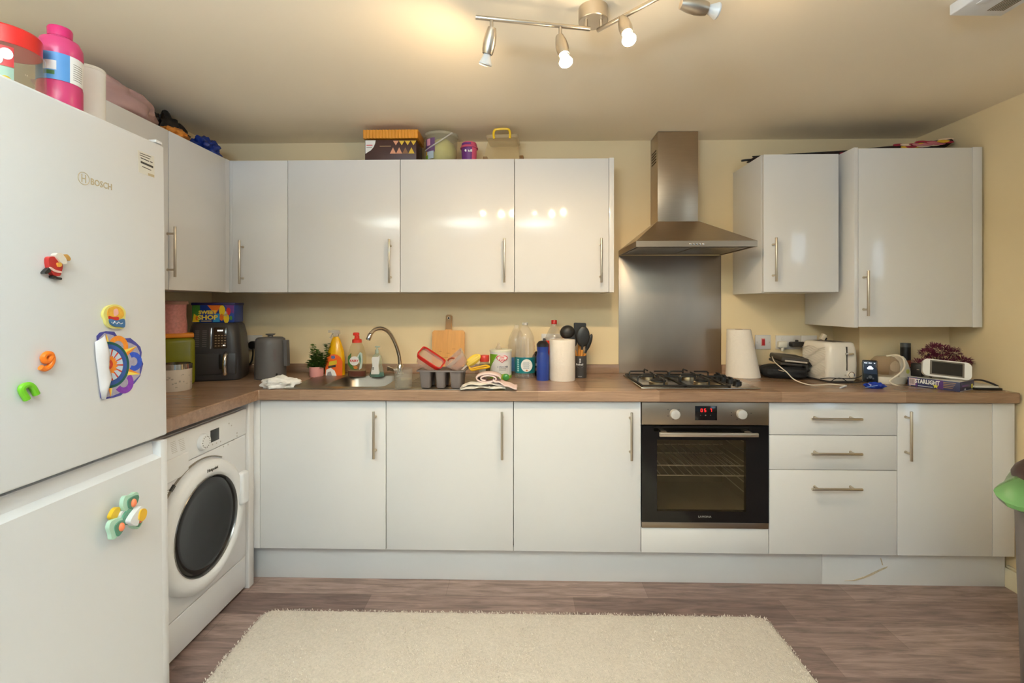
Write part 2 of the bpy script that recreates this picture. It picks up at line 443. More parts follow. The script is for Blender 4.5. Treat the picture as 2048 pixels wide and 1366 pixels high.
# --- worktop (one L-shaped top with a hole for the sink bowl) and its upstand
M_wt = wood('walnut block laminate', [(174, 140, 114), (142, 111, 87)], 0.56, 0.21, grain=(5, 55, 55), rough=0.27, contrast=0.5, off=(0.28, 0.02, 0.04), spec=0.6)
XWL = PX(517, 800, YT).x                # front line of the left leg
SK0 = PX(638, 778, 2.28).x; SK1 = PX(768, 778, 2.28).x; SKY0, SKY1 = 2.285, 2.66
XWR = min(PX(2041, 790, YT).x, XR - .002)
xs_ = [XL + .002, XWL, SK0, SK1, XWR]; ys_ = [1.60, YT, SKY0, SKY1, YW - .002]
def wtm(i, j):
    if j == 0: return i == 0
    return not (i == 2 and j == 2)
b = MB(); b.slab(xs_, ys_, wtm, 0.876, ZC)
wt = b.obj('worktop', M_wt, label='L-shaped walnut effect worktop with sink cut-out and square front edge', cat='worktop')
bv = wt.modifiers.new('round', 'BEVEL'); bv.width = .004; bv.segments = 2; bv.limit_method = 'ANGLE'
zup = PX(900, 728.5, YW - .02).z
HS0 = PX(1237, 600, YW).x; HS1 = PX(1441.5, 600, YW).x
b = MB(); b.box(XL + .02, HS0 - .001, YW - .02, YW - .001, ZC, zup, bev=.002)
b.obj('upstand', M_wt, label='walnut upstand strip along the wall behind the sink, left of splashback', cat='upstand')
MB().box(HS1 + .001, xbx - .001, YW - .02, YW - .001, ZC, zup, bev=.002).obj('upstand', M_wt, label='short walnut upstand strip behind the tapered paper roll, right of splashback', cat='upstand')

# --- wall cabinets
xu = [PX(q, 450, YU).x for q in (464, 575.5, 800.5, 1029, 1218, 1225.5)]
wl = ['narrow white wall cabinet in the corner with handle on its left',
      'white wall cabinet above the spray bottles, handle at lower right',
      'glossy white wall cabinet under the biscuit box, with lamp reflections',
      'glossy white wall cabinet nearest the cooker hood on its left']
hx_ = (478.5, 778, 1008.5, 1203); hy_ = ((480.5, 568), (478, 566), (476.5, 565), (476, 565))
for k in range(4):
    x0, x1 = xu[k], xu[k + 1]
    t = thing('wall_cabinet', wl[k], 'cabinet', ((x0 + x1) / 2, YU, ZU0), group=GW)
    carcass(t, x0 + .001, x1 - .001, YU + .02, YW - .002, ZU0 + .001, ZU1 - .001)
    d = door(t, x0, x1, ZU0, ZU1, YU)
    if k == 0: CORNER = t
    a = PX(hx_[k], hy_[k][0], YU - .034); c = PX(hx_[k], hy_[k][1], YU - .034)
    handle(d, (a + c) / 2, a.z - c.z, (0, 0, 1), (0, -1, 0))
MB().box(xu[4] + .0005, xu[5] + .006, YU - .004, YW - .002, ZU0, ZU1, bev=.001).obj('end_panel', M_white, t, world=True)
# left return of the wall cabinets
XUF = PX(460, 450, YU).x - 0.002
MB().box(XUF - .018, xu[0] - .001, YU + .004, YU + .02, ZU0, ZU1).obj('corner_panel', M_white, CORNER, world=True)
for (y0, y1, lab, hp) in ((2.075, 2.478, 'white wall cabinet over the air fryer, its face turned to the right', 350), (1.66, 2.073, 'white wall cabinet behind the fridge top under the pink plastic bag', None)):
    t = thing('wall_cabinet', lab, 'cabinet', (XUF, (y0 + y1) / 2, ZU0), group=GW)
    MB().box(XL + .002, XUF - .02, y0 + .001, y1 - .001 if hp is None else YU + .003, ZU0 + .001, ZU1 - .001).obj('carcass', M_whitem, t, world=True)
    d = MB().box(XUF - .018, XUF, y0 + .0015, y1 - .0015, ZU0 + .001, ZU1 - .001, bev=.0012).obj('door', M_white, t, world=True)
    if hp:
        a = PXX(hp, 453, XUF + .034); c = PXX(hp, 554, XUF + .034)
        handle(d, (a + c) / 2, a.z - c.z, (0, 0, 1), (1, 0, 0))
MB().box(XUF - .017, XUF - .001, 2.4795, YU - .001, ZU0, ZU1).obj('corner_panel', M_white, CORNER, world=True)
# right pair
YA = 2.455; xa0 = PX(1527, 450, YA).x; xa1 = PX(1678, 450, YA).x
t = thing('wall_cabinet', 'smaller white wall cabinet right of the cooker hood', 'cabinet', ((xa0 + xa1) / 2, YA, 1.392), group=GW)
MB().box(xa0, xa0 + .018, YA + .022, YW - .002, 1.386, 2.098, bev=.001).obj('side_panel', M_white, t, world=True)
carcass(t, xa0 + .018, xa1 - .001, YA + .024, YW - .002, 1.390, 2.094)
d = door(t, xa0, xa1, 1.390, 2.096, YA)
a = PX(1553, 475, YA - .034); c = PX(1553, 563, YA - .034); handle(d, (a + c) / 2, a.z - c.z, (0, 0, 1), (0, -1, 0))
YBL = 2.395; xb0 = PX(1709, 450, YBL).x; xb1 = PX(1945.5, 450, YBL).x; xb2 = min(PX(1965, 450, YBL).x, XR - .002)
zb0 = PX(1709, 654.5, YBL).z
t = thing('wall_cabinet', 'taller deeper white wall cabinet in the right corner', 'cabinet', ((xb0 + xb1) / 2, YBL, zb0), group=GW)
MB().box(xb0 - .001, xb0 + .018, YBL + .0, YW - .002, zb0 - .002, 2.108, bev=.001).obj('side_panel', M_white, t, world=True)
MB().box(xb0 + .018, xb1 - .001, YBL + .024, YBX - .002, zb0 + .002, 2.10).obj('carcass', M_whitem, t, world=True)
d = door(t, xb0 + .018, xb1, zb0, 2.104, YBL)
a = PX(1737, 541, YBL - .034); c = PX(1737, 632, YBL - .034); handle(d, (a + c) / 2, a.z - c.z, (0, 0, 1), (0, -1, 0))
MB().box(xb1 + .001, xb2, YBL + .001, YBL + .02, zb0, 2.106, bev=.001).obj('filler_panel', M_white, t, world=True)

# ================================================================== cooker hood, splashback, oven, hob
hx0 = PX(1237, 515, YW).x; hx1 = PX(1441.5, 515, YW).x; HYF = 2.375
zh0 = PX(1272, 493.5, HYF).z; zh1 = PX(1272, 482, HYF).z
cx0 = PX(1301, 300, YW).x; cx1 = cx0 + (PX(1396, 350, 2.66).x - PX(1315, 350, 2.66).x); CYF = 2.66
zc0 = PX(1350, 443, CYF).z
t = thing('cooker_hood', 'stainless steel chimney cooker hood above the hob', 'cooker hood', ((hx0 + hx1) / 2, YW, zh0))
b = MB(); w = .006
b.box(hx0, hx1, HYF, HYF + w, zh0, zh1); b.box(hx0, hx0 + w, HYF + w, YW - .002, zh0, zh1); b.box(hx1 - w, hx1, HYF + w, YW - .002, zh0, zh1)
rr = lambda x0, x1, y0, y1, z: [(x0, y0, z), (x1, y0, z), (x1, y1, z), (x0, y1, z)]
b.loft([rr(hx0, hx1, HYF, YW - .002, zh1), rr(cx0 - .004, cx1 + .004, CYF - .004, YW - .002, zc0)])
b.obj('canopy', M_steel, t, world=True, ang=20)
MB().box(cx0, cx1, CYF, YW - .002, zc0 - .002, ZCEIL - .002, bev=.0015).obj('chimney', M_steel, t, world=True)
M_vent = mat('vent shadow slots', (70, 58, 40), .6, .3)
zt = ZCEIL
b = MB()
for k in range(5): b.box(cx0 - .0015, cx0 + .001, CYF + .03, CYF + .12, zt - .10 - k * .016, zt - .094 - k * .016)
b.obj('vent_slots', M_vent, t, world=True)
b = MB(); b.box(hx0 + w, hx1 - w, HYF + w, YW - .004, zh0 + .006, zh0 + .010); b.obj('underside', mat('lacquered grey steel', (150, 140, 122), .4, .6), t, world=True)
M_mesh = mat('aluminium grease mesh', (150, 142, 128), .35, .9, var=.25, vscale=240)
xm = (hx0 + hx1) / 2
for q in (-1, 1):
    MB().box(xm + q * .145 - .135, xm + q * .145 + .135, HYF + .06, YW - .10, zh0 + .001, zh0 + .006, bev=.002).obj('grease_filter', M_mesh, t, world=True)
for k in range(5):
    p = PX(1380.5 + 6.4 * k, 488, HYF)
    MB().cyl((p.x, HYF - .005, p.z), (p.x, HYF, p.z), .0052, seg=14, bev=.001).obj('button', M_chrome, t, world=True)
M_splash = mat('smeared stainless splashback', (172, 162, 150), .42, 1.0, var=.16, vscale=5, stretch=(1, 1, .5), bump=.05, bscale=14)
MB().box(HS0, HS1, YW - .006, YW - .0005, ZC + .001, zh0 - .002, bev=.001).obj('splashback', M_splash, label='smeared stainless steel splashback between hob and cooker hood', cat='splashback')

x0, x1 = bx[3] + .003, bx[4] - .003
zp1 = PX(1400, 805, YB - .006).z; zp0 = PX(1400, 850, YB - .006).z; YO = YB - .006
t = thing('oven', 'built-in black glass oven with steel control panel under the hob', 'oven', ((x0 + x1) / 2, YO, zo))
b = MB(); b.use(mat('warm brushed steel', (158, 144, 128), .36, 1.0, var=.05, vscale=4, stretch=(1, 1, 20))); b.box(x0, x1, YO, YO + .03, zp0, zp1, bev=.0015); b.use(M_ink)
for q, y in ((1336, 819), (1358, 819), (1336, 832), (1358, 834), (1346, 839), (1463, 825), (1463, 831), (1474, 839), (1486, 839), (1495, 831), (1502, 826.5)):
    p = PX(q, y, YO); b.cyl((p.x, YO - .0006, p.z), (p.x, YO + .001, p.z), .0022, seg=8)
pn = b.obj('control_panel', None, t, world=True)
for q, n in ((1348.5, 'left'), (1481.5, 'right')):
    p = PX(q, 827.5, YO)
    b = MB(); b.cyl((p.x, YO - .022, p.z), (p.x, YO, p.z), .0215, .0225, seg=32, bev=.002)
    kn = b.obj('knob', mat('pale satin metal', (214, 210, 204), .35, .35), pn, world=True)
a = PX(1390, 812, YO); c = PX(1434, 840.5, YO)
ds = MB().box(a.x, c.x, YO - .0012, YO + .002, c.z, a.z, bev=.0006).obj('display', mat('black display glass', (14, 11, 10), .12), pn, world=True)
M_red7 = mat('red lit digits', (255, 40, 40), .5, emit=(255, 28, 24), estr=1.1)
b = MB()
def seg7(b, ch, cx, cz, h, y):
    w = h * .5; s = h * .085
    S = {'a': (-w/2, w/2, h/2 - s, h/2 + s), 'g': (-w/2, w/2, -s, s), 'd': (-w/2, w/2, -h/2 - s, -h/2 + s), 'f': (-w/2 - s, -w/2 + s, 0, h/2), 'b': (w/2 - s, w/2 + s, 0, h/2), 'e': (-w/2 - s, -w/2 + s, -h/2, 0), 'c': (w/2 - s, w/2 + s, -h/2, 0)}
    for q in {'0': 'abcdef', '5': 'afgcd', '7': 'abc', '1': 'bc'}[ch]:
        u = S[q]; b.box(cx + u[0], cx + u[1], y - .0018, y - .0012, cz + u[2], cz + u[3])
for ch, q in (('0', 1403), ('5', 1410), ('7', 1421.5)):
    p = PX(q, 820.5, YO); seg7(b, ch, p.x, p.z, .0135, YO)
b.obj('digits', M_red7, ds, world=True)
b = MB()
for q in (1401, 1411, 1421): p = PX(q, 830.5, YO); b.cyl((p.x, YO - .0018, p.z), (p.x, YO - .001, p.z), .003 if q == 1411 else .0016, seg=10)
b.obj('touch_marks', mat('grey marks', (120, 116, 110), .5), ds, world=True)
# door: frame with window opening
zd1 = zp0 - .004; zd0 = PX(1400, 1045, YO).z; wx0 = PX(1314, 960, YO).x; wx1 = PX(1492, 960, YO).x; wz1 = PX(1400, 880, YO).z; wz0 = PX(1400, 1023, YO).z
M_oglass = mat('black oven glass', (13, 12, 11), .10, var=.02)
dr = MB(); 
tmp = MB(); tmp.slab([x0, wx0, wx1, x1], [zd0, wz0, wz1, zd1], lambda i, j: not (i == 1 and j == 1), 0, .022)
bmesh.ops.transform(tmp.bm, matrix=T(0, YO + .022, 0) @ FRONT, verts=tmp.bm.verts)
dr = tmp.obj('door', M_oglass, t, world=True)
MB().box(wx0, wx1, YO + .0006, YO + .004, wz0, wz1).obj('window_pane', clear('tinted oven glass', (190, 176, 156), .16, .04, (96, 84, 62), .16), dr, world=True)
a = PX(1318.5, 865, YO - .045); c = PX(1516.5, 874, YO - .045)
b = MB(); b.box(a.x, c.x, YO - .052, YO - .040, c.z, a.z, bev=.002)
for q in (a.x + .03, c.x - .03): b.box(q - .012, q + .012, YO - .041, YO, c.z + .003, a.z - .003, bev=.001)
b.obj('handle', mat('satin steel handle', (206, 190, 168), .33, .9, var=.03), dr, world=True)
b = MB(); p = PX(1409.5, 1033.5, YO); b.text('LAMONA', .0125, T(p.x, YO - .0004, p.z) @ FRONT, sx=1.15)
b.obj('brand_lettering', mat('grey lettering', (150, 146, 140), .5), dr, world=True)
MB().box(x0, x1, YO + .001, YO + .02, zo + .001, zd0 - .001, bev=.001).obj('bottom_strip', mat('warm brushed steel', (1, 1, 1)), t, world=True)
# cavity (five walls) and racks
cav0, cav1 = x0 + .035, x1 - .035; cz0, cz1 = zd0 + .03, zd1 - .02; cy0, cy1 = YO + .03, YO + .44
b = MB()
b.box(cav0 - .01, cav0, cy0, cy1, cz0, cz1); b.box(cav1, cav1 + .01, cy0, cy1, cz0, cz1); b.box(cav0, cav1, cy1 - .01, cy1, cz0, cz1)
b.box(cav0, cav1, cy0, cy1 - .01, cz0 - .01, cz0); b.box(cav0, cav1, cy0, cy1 - .01, cz1, cz1 + .01)
b.obj('cavity', mat('oven enamel', (140, 130, 112), .35, var=.2, vscale=12), t, world=True)
M_rack = mat('bright rack wire', (226, 214, 196), .3, .5)
for py in (931, 951):
    z = PX(1400, py, YO + .06).z; b = MB()
    b.tube([(cav0 + .006, cy0 + .03, z), (cav1 - .006, cy0 + .03, z)], .0032, smooth=0)
    b.tube([(cav0 + .006, cy1 - .03, z), (cav1 - .006, cy1 - .03, z)], .003, smooth=0)
    n = 13
    for k in range(n):
        x = cav0 + .03 + (cav1 - cav0 - .06) * k / (n - 1)
        b.tube([(x, cy0 + .026, z + .003), (x, cy1 - .026, z + .003)], .0019, seg=6, smooth=0)
    b.obj('rack', M_rack, t, world=True)
b = MB()
for k in range(6):
    z = cz0 + .05 + k * .05; b.tube([(cav1 - .004, cy0 + .02, z), (cav1 - .004, cy1 - .05, z)], .002, seg=6, smooth=0)
b.obj('shelf_runner', M_rack, t, world=True)

# hob
q = [PXZ(1286, 778.5, ZC), PXZ(1522, 779.5, ZC), PXZ(1243, 752.5, ZC)]
gx0 = (q[0].x + q[2].x) / 2; gx1 = q[1].x; gy0 = q[0].y; gy1 = q[2].y
t = thing('gas_hob', 'four-burner steel gas hob with black pan supports above the oven', 'hob', ((gx0 + gx1) / 2, (gy0 + gy1) / 2, ZC))
hp = MB().box(gx0, gx1, gy0, gy1, ZC + .0005, ZC + .008, bev=.003).obj('hob_plate', mat('polished hob steel', (176, 166, 150), .22, 1.0, var=.03), t, world=True)
gw = gx1 - gx0; gd = gy1 - gy0; zh = ZC + .008
gxr = gx0 + gw * .80
M_burn = mat('aluminium burner', (186, 172, 144), .3, 1.0)
for (fx, fy, r) in ((.20, .28, .046), (.20, .74, .038), (.58, .28, .038), (.58, .74, .046)):
    c = (gx0 + gw * fx, gy0 + gd * fy)
    br = MB(); br.lathe([(0, 0), (r, 0), (r, .010), (r * .9, .013), (0, .013)], 28, T(c[0], c[1], zh)); o = br.obj('burner', M_burn, t, world=True)
    MB().lathe([(0, .013), (r * .82, .013), (r * .82, .019), (r * .7, .022), (0, .022)], 28, T(c[0], c[1], zh)).obj('burner_cap', M_iron, o, world=True)
for (u0, u1) in ((.02, .385), (.40, .765)):
    X0, X1 = gx0 + gw * u0, gx0 + gw * u1; Y0, Y1 = gy0 + gd * .05, gy0 + gd * .95; zt_ = zh + .036; b = MB()
    fr = .0045
    for z in (zh + .006,):
        b.tube([(X0, Y0, z), (X1, Y0, z)], fr, 8, 0); b.tube([(X0, Y1, z), (X1, Y1, z)], fr, 8, 0)
        b.tube([(X0, Y0, z), (X0, Y1, z)], fr, 8, 0); b.tube([(X1, Y0, z), (X1, Y1, z)], fr, 8, 0)
    for cy in (Y0 + (Y1 - Y0) * .26, Y0 + (Y1 - Y0) * .75):
        cx = (X0 + X1) / 2
        for s in (-1, 1):
            e = X0 if s < 0 else X1
            b.tube([(e, cy, zh + .003), (e, cy, zt_ - .006), (e - s * .006, cy, zt_), (cx + s * .028, cy, zt_)], .0042, 8, 0)
        for ya, yb in (((Y0 if cy < (Y0 + Y1) / 2 else (Y0 + Y1) / 2), cy - .028), ((Y1 if cy > (Y0 + Y1) / 2 else (Y0 + Y1) / 2), cy + .028)):
            b.tube([(cx, ya, zh + .003), (cx, ya, zt_ - .006), (cx, ya + (.006 if yb > ya else -.006), zt_), (cx, yb, zt_)], .0042, 8, 0)
    b.obj('pan_support', M_iron, t, world=True)
for k in range(4):
    fx, fy = .875, .22 + .19 * k
    c = (gx0 + gw * fx, gy0 + gd * fy)
    b = MB(); b.lathe([(0, 0), (.021, 0), (.020, .016), (.016, .019), (0, .019)], 24, T(c[0], c[1], zh)); b.box(c[0] - .005, c[0] + .005, c[1] - .019, c[1] + .019, zh + .017, zh + .027, bev=.002)
    b.obj('knob', M_black, t, world=True)

# ================================================================== fridge freezer
LEAN = R(0.62)
XF = PXZ(341.5, 1360, 0.03).x if False else -1.166
YF1 = PXX(341, 1366, XF).y; YF0 = YF1 - 0.60
def FP(px, py, out=0.0):
    """pixel -> fridge-local point on the (slightly leaning) front face: local x out, y right, z up"""
    d = Vector(_ray(px, py)); o = Vector((0, 0, ZE)); n = Vector((math.cos(LEAN), 0, math.sin(LEAN)))
    t = (n.dot(Vector((XF, 0, 0))) + out - n.dot(o)) / n.dot(d)
    w = o + d * t
    return WF.inverted() @ w
t = thing('fridge_freezer', 'tall white fridge freezer with magnets at the left', 'fridge', (XF, YF1, 0), rot=(0, -LEAN, 0))
WF = WORLD[t.name].copy()
fr = t
zt1 = FP(329, 290).z; zsplit1 = FP(335, 868.5).z; zsplit0 = FP(335, 877.5).z
MB().box(-.655, -.052, -.60, 0, .03, zt1 - .012, bev=.004).obj('body', M_app, fr)
MB().box(-.050, 0, -.60, -.001, zsplit1, zt1 - .006, bev=.006, seg=3).obj('fridge_door', M_app, fr)
b = MB(); b.box(-.655, -.012, -.598, -.002, zt1 - .010, zt1, bev=.003); b.obj('top_cover', M_app2, fr)
b = MB(); b.box(-.03, -.004, -.032, -.004, zt1 - .001, zt1 + .008, bev=.002); b.obj('hinge_cap', M_app2, fr)
# freezer door with a finger recess along its top
zg = zsplit0 - .052
prof = [(-.05, .05), (0, .05), (0, zg), (-.026, zg + .012), (-.03, zsplit0), (-.05, zsplit0)]
b = MB()
b.loft([[(x, -.575, z) for x, z in prof], [(x, -.030, z) for x, z in prof]])
b.box(-.05, 0, -.60, -.575, .05, zsplit0, bev=.004); b.box(-.05, 0, -.030, -.001, .05, zsplit0, bev=.004)
b.obj('freezer_door', M_app, fr, ang=25)
b = MB(); b.box(-.62, -.03, -.58, -.02, 0, .03); b.obj('foot_rail', M_dgrey, fr)
M_bosch = mat('pale bronze lettering', (188, 172, 142), .4)
b = MB(); c = FP(167, 357); e = FP(180.5, 363)
b.text('BOSCH', .0245, T(.0003, e.y, e.z) @ SIDE, sx=.86, bold=.0004, align='LEFT')
ring = [(.0165 * math.cos(k * math.pi / 16), .0165 * math.sin(k * math.pi / 16)) for k in range(32)]
b.tube([(.0006, c.y + x, c.z + y) for x, y in ring], .0009, 6, 0, closed=True)
b.box(0, .001, c.y - .0065, c.y - .0045, c.z - .011, c.z + .011); b.box(0, .001, c.y + .0045, c.y + .0065, c.z - .011, c.z + .011); b.box(0, .001, c.y - .0045, c.y + .0045, c.z - .0012, c.z + .0012)
b.obj('brand_lettering', M_bosch, fr)
b = MB(); b.use(mat('clear sticker film', (224, 220, 210), .3))
def fq(b, pts, w0, w1): b.prism([(FP(x, y).y, FP(x, y).z) for x, y in pts], w0, w1, SIDE)
fq(b, [(275, 300), (308, 313), (309, 356), (277, 344)], 0, .0005)
b.use(M_ink)
for (x0_, y0_, x1_, y1_, h) in ((279, 305, 302, 313.5, 1.4), (279, 309, 300, 317.5, 1.4), (281, 314.5, 298, 322, 1.8), (300, 322.5, 305, 324.5, 1.8), (281, 321.5, 306, 332.5, 4.2), (284, 332, 302, 340, 1.6)):
    fq(b, [(x0_, y0_), (x1_, y1_), (x1_, y1_ + h), (x0_, y0_ + h)], .0005, .0007)
b.use(M_bosch); fq(b, [(296, 346), (308, 350), (308, 355), (296, 351)], .0005, .0007)
b.obj('energy_sticker', None, fr)

# ================================================================== washing machine
ym = 1.888; XW = -1.287
pt = PXX(475, 818, XW)
ZWM = 0.848
t = thing('washing_machine', 'white front-loading washing machine under the worktop beside the fridge', 'washing machine', (XW, ym, 0))
y0, y1 = ym - .298, ym + .296
MB().box(XL + .03, XW - .012, y0 + .002, y1 - .002, .012, ZWM, bev=.004).obj('body', M_app, t, world=True)
MB().box(XW - .012, XW, y0, y1, .16, ZWM - .125, bev=.004, seg=3).obj('front_panel', M_app, t, world=True)
MB().box(XW - .012, XW - .001, y0, y1, .015, .157, bev=.004, seg=3).obj('kick_panel', M_app, t, world=True)
wp = lambda px, py, o=0: PXX(px, py, XW + o)
b = MB(); b.use(M_app2); b.box(XW - .014, XW + .002, y0, y1, ZWM - .123, ZWM - .004, bev=.005, seg=3); mat('grey print', (150, 144, 138), .5); b.use(mat('pale print', (190, 186, 182), .5))
for q in range(7):
    for (px, wd) in ((340, 12), (357, 12)):
        c = wp(px + q * .7, 886 + q * 3.4 - (px - 340) * .32, .002); b.box(XW + .0018, XW + .0026, c.y, c.y + wd * .0022, c.z - .0016, c.z)
for (px, py) in ((447, 893), (456, 889), (468, 879), (463, 851), (458, 847), (474, 866), (474, 872), (425, 889), (433, 886), (441, 883)):
    c = wp(px, py, .002); b.cyl((XW + .0018, c.y, c.z), (XW + .0026, c.y, c.z), .0034, seg=10)
cp = b.obj('control_panel', None, t, world=True)
a = wp(429.5, 870, .002)
b = MB(); b.box(XW + .001, XW + .003, a.y - .028, a.y + .028, a.z - .025, a.z + .025, bev=.0006); b.obj('display', mat('black display glass', (1, 1, 1)), cp, world=True)
a = wp(405, 884, .002)
b = MB(); b.cyl((XW + .001, a.y, a.z), (XW + .018, a.y, a.z), .034, .030, seg=36, bev=.003)
kn = b.obj('dial', M_app2, cp, world=True)
b = MB()
for k in range(14):
    an = k * 2 * math.pi / 14; b.cyl((XW + .0178, a.y + .022 * math.cos(an), a.z + .022 * math.sin(an)), (XW + .0186, a.y + .022 * math.cos(an), a.z + .022 * math.sin(an)), .002, seg=8)
b.obj('dial_marks', M_ink, kn, world=True)
a = wp(333, 921, .001); c = wp(376, 905, .001)
dw = MB().box(XW - .004, XW + .006, y0 + .004, c.y, ZWM - .170, ZWM - .085, bev=.005, seg=3).obj('detergent_drawer', M_app2, t, world=True)
# porthole door
dc = wp(411, 1045, .02); dz = .446; dy = dc.y + .004
DM = Matrix(((0, 0, 1, XW), (1, 0, 0, dy), (0, 1, 0, dz), (0, 0, 0, 1)))
b = MB(); b.lathe([(.186, .012), (.190, .030), (.205, .040), (.232, .038), (.248, .026), (.252, .010), (.252, .0), (.186, .0)], 72, DM)
dd = b.obj('door', M_app2, t, world=True, ang=60)
b = MB(); b.lathe([(.187, .018), (.178, .028), (.15, .024), (.10, .014), (.05, .010), (0, .009)], 64, DM)
b.obj('door_glass', mat('smoked door glass', (24, 23, 24), .10, var=.1, vscale=4, spec=.35), dd, world=True, ang=60)
b = MB(); b.lathe([(.1915, .0305), (.1885, .0335), (.1855, .028), (.1845, .016)], 72, DM); b.obj('chrome_rim', mat('grey rubber rim', (120, 118, 116), .25, .6), dd, world=True, ang=60)
b = MB()
hp_ = [(dy + .215 + .012 * math.cos(s), 0) for s in (0,)]
b.box(XW + .020, XW + .052, dy + .196, dy + .250, dz - .010, dz + .135, bev=.012, seg=4)
b.obj('door_handle', M_app2, dd, world=True)
b = MB(); b.text('Hotpoint', .018, T(XW + .0405, dy + .01, dz + .2185) @ SIDE @ Matrix.Rotation(R(-2), 4, 'Z'))
b.obj('brand_lettering', M_ink, dd, world=True)
b = MB()
pts = []
for k in range(25):
    an = R(62 + k * 4.6); pts.append((XW + .0022, dy + .262 * math.cos(an), dz + .262 * math.sin(an)))
b.tube(pts, .0055, 6, 0, flat=.4)
b.obj('door_recess', mat('recess grey', (126, 118, 108), .5), t, world=True)
b = MB(); an = R(128); b.box(-.0035, .0035, -.012, .012, -.006, .006, M=T(XW + .003, dy + .262 * math.cos(an), dz + .262 * math.sin(an)) @ Matrix.Rotation(an - R(90), 4, 'X'))
b.obj('hinge', M_black, t, world=True)
b = MB()
for z in (ZWM - .196, ZWM - .204): b.box(XW - .001, XW + .0006, y0 + .01, y0 + .19, z - .0012, z + .0012)
b.obj('seam_marks', mat('grey print', (1, 1, 1)), t, world=True)
# ================================================================== things on the worktop, left side
def prof(p, s, rows): return [(max(0, r * s), max(0, HZ(p, y))) for r, y in rows]
def stdlathe(name, m, parent, rows, seg=32, sy=1.0, ang=40, start0=True, **k):
    b = MB(); pr = ([(0, rows[0][1])] if start0 else []) + rows; b.lathe(pr, seg, sy=sy, **k); return b.obj(name, m, parent, ang=ang)

# green canister with orange lid, pink canister on it, white pot before it
p, s = item(358, 773, 27)
t = thing('canister', 'square green canister with orange lid standing beside the air fryer', 'canister', p, face(p))
w = 26.5 * s; zt = HZ(p, 674); zl = HZ(p, 666)
MB().box(-w, w, -w, w, 0, zt, bev=.024, seg=4).obj('body', mat('olive green tin', (128, 128, 24), .22, var=.03), t)
MB().box(-w * .93, w * .93, -w * .93, w * .93, zt - .002, zl, bev=.006, seg=3).obj('lid', mat('orange lid', (226, 138, 26), .4), t)
zpk = p.z + zl
p2 = Vector((p.x - .034, p.y + .005, zpk)); s2 = depth(p2) / F
t = thing('canister', 'pink patterned canister stacked on the green orange-lidded one', 'canister', p2, face(p2))
hh = HZ(p2, 609)
M_pinkpat = mat('pink speckled tin', (206, 138, 132), .5, var=.35, vscale=90)
b = MB(); b.lathe([(0, 0), (23.5 * s2, 0), (24 * s2, hh * .25), (22 * s2, hh * .6), (22.5 * s2, hh * .9), (23 * s2, hh)], 40); b.obj('body', M_pinkpat, t)
b = MB(); b.lathe([(0, hh - .001), (25.5 * s2, hh), (26 * s2, hh + .004), (25.5 * s2, hh + .016), (0, hh + .019)], 40); b.obj('lid', mat('dusty pink lid', (170, 128, 112), .5), t)
p, s = item(349, 784, 29)
t = thing('jar', 'white floral jar with shiny rim in front of the green canister', 'jar', p, face(p))
h1 = HZ(p, 737); h2 = HZ(p, 727)
b = MB(); b.use(mat('cream ceramic', (228, 218, 206), .35, var=.02)); b.lathe([(0, 0), (28 * s, 0), (29.2 * s, .004), (29.5 * s, h1)], 40)
b.use(mat('grey floral print', (186, 178, 168), .5))
for k in range(26):
    a = rnd.uniform(-1.5, 1.5); z = rnd.uniform(.015, h1 * .75); a2 = a + rnd.uniform(-.12, .12)
    b.patch(29.45 * s, min(a, a2), max(a, a2) + .02, z, z + rnd.uniform(.002, .008), seg=3, th=.0005)
b.obj('body', None, t)
b = MB(); b.lathe([(29.3 * s, h1), (30 * s, h1), (30 * s, h2), (28 * s, h2), (28 * s, h1)], 40); b.obj('steel_rim', M_chrome, t)
b = MB(); b.lathe([(0, h1 + .004), (28.2 * s, h1 + .004), (28.2 * s, h1 + .008), (0, h1 + .008)], 40); b.obj('lid', mat('dark glass lid', (60, 50, 36), .15), t)
# air fryer
p, s = item(438, 762, 46)
rz = face(p) * .55
t = thing('air_fryer', 'dark grey air fryer with chrome handle in the left worktop corner', 'air fryer', p, rz)
H = HZ(p, 645)
def rrect(w, d, r, z, n=5, oy=0):
    out = []
    for cx, cy, a0 in ((w - r, d - r, 0), (-w + r, d - r, 90), (-w + r, -d + r, 180), (w - r, -d + r, 270)):
        for k in range(n + 1):
            a = R(a0 + 90 * k / n); out.append((cx + r * math.cos(a), cy + r * math.sin(a) + oy, z))
    return out
p.y += .03; W = 48 * s; D = .118
M_fry = mat('charcoal plastic', (58, 55, 56), .38, var=.05)
b = MB(); b.loft([rrect(W * .97, D * .97, .04, .006), rrect(W, D, .045, .02), rrect(W * 1.0, D, .045, H * .35), rrect(W * .93, D * .95, .045, H * .78), rrect(W * .86, D * .88, .05, H * .955), rrect(W * .78, D * .8, .05, H)])
b.obj('body', M_fry, t, ang=50)
b = MB(); b.loft([rrect(W * .93, D * .93, .04, 0), rrect(W * .93, D * .93, .04, .012)]); b.obj('foot_ring', M_black, t)
yf = lambda z: -D * (1.0 if z < H * .35 else 1.0 - .05 * (z - H * .35) / (H * .43) if z < H * .78 else .95 - .07 * (z - H * .78) / (H * .175)) 
def frontplate(b, x0, x1, z0, z1, out, bev=.004):
    y0, y1 = yf(z0), yf(z1)
    sh = Matrix.Identity(4); sh[1][2] = (y1 - y0) / (z1 - z0); sh[1][3] = y0 - sh[1][2] * z0
    b.box(x0, x1, -out, .01, z0, z1, bev=bev, M=sh)
zl = H * .485
b = MB(); frontplate(b, -W * .84, W * .84, .035, zl - .0015, .006); dr = b.obj('basket_front', M_fry, t)
b = MB(); frontplate(b, W * .02, W * .52, H * .56, H * .93, .005, .006); cp = b.obj('control_panel', mat('glossy bronze panel', (58, 46, 36), .12), t)
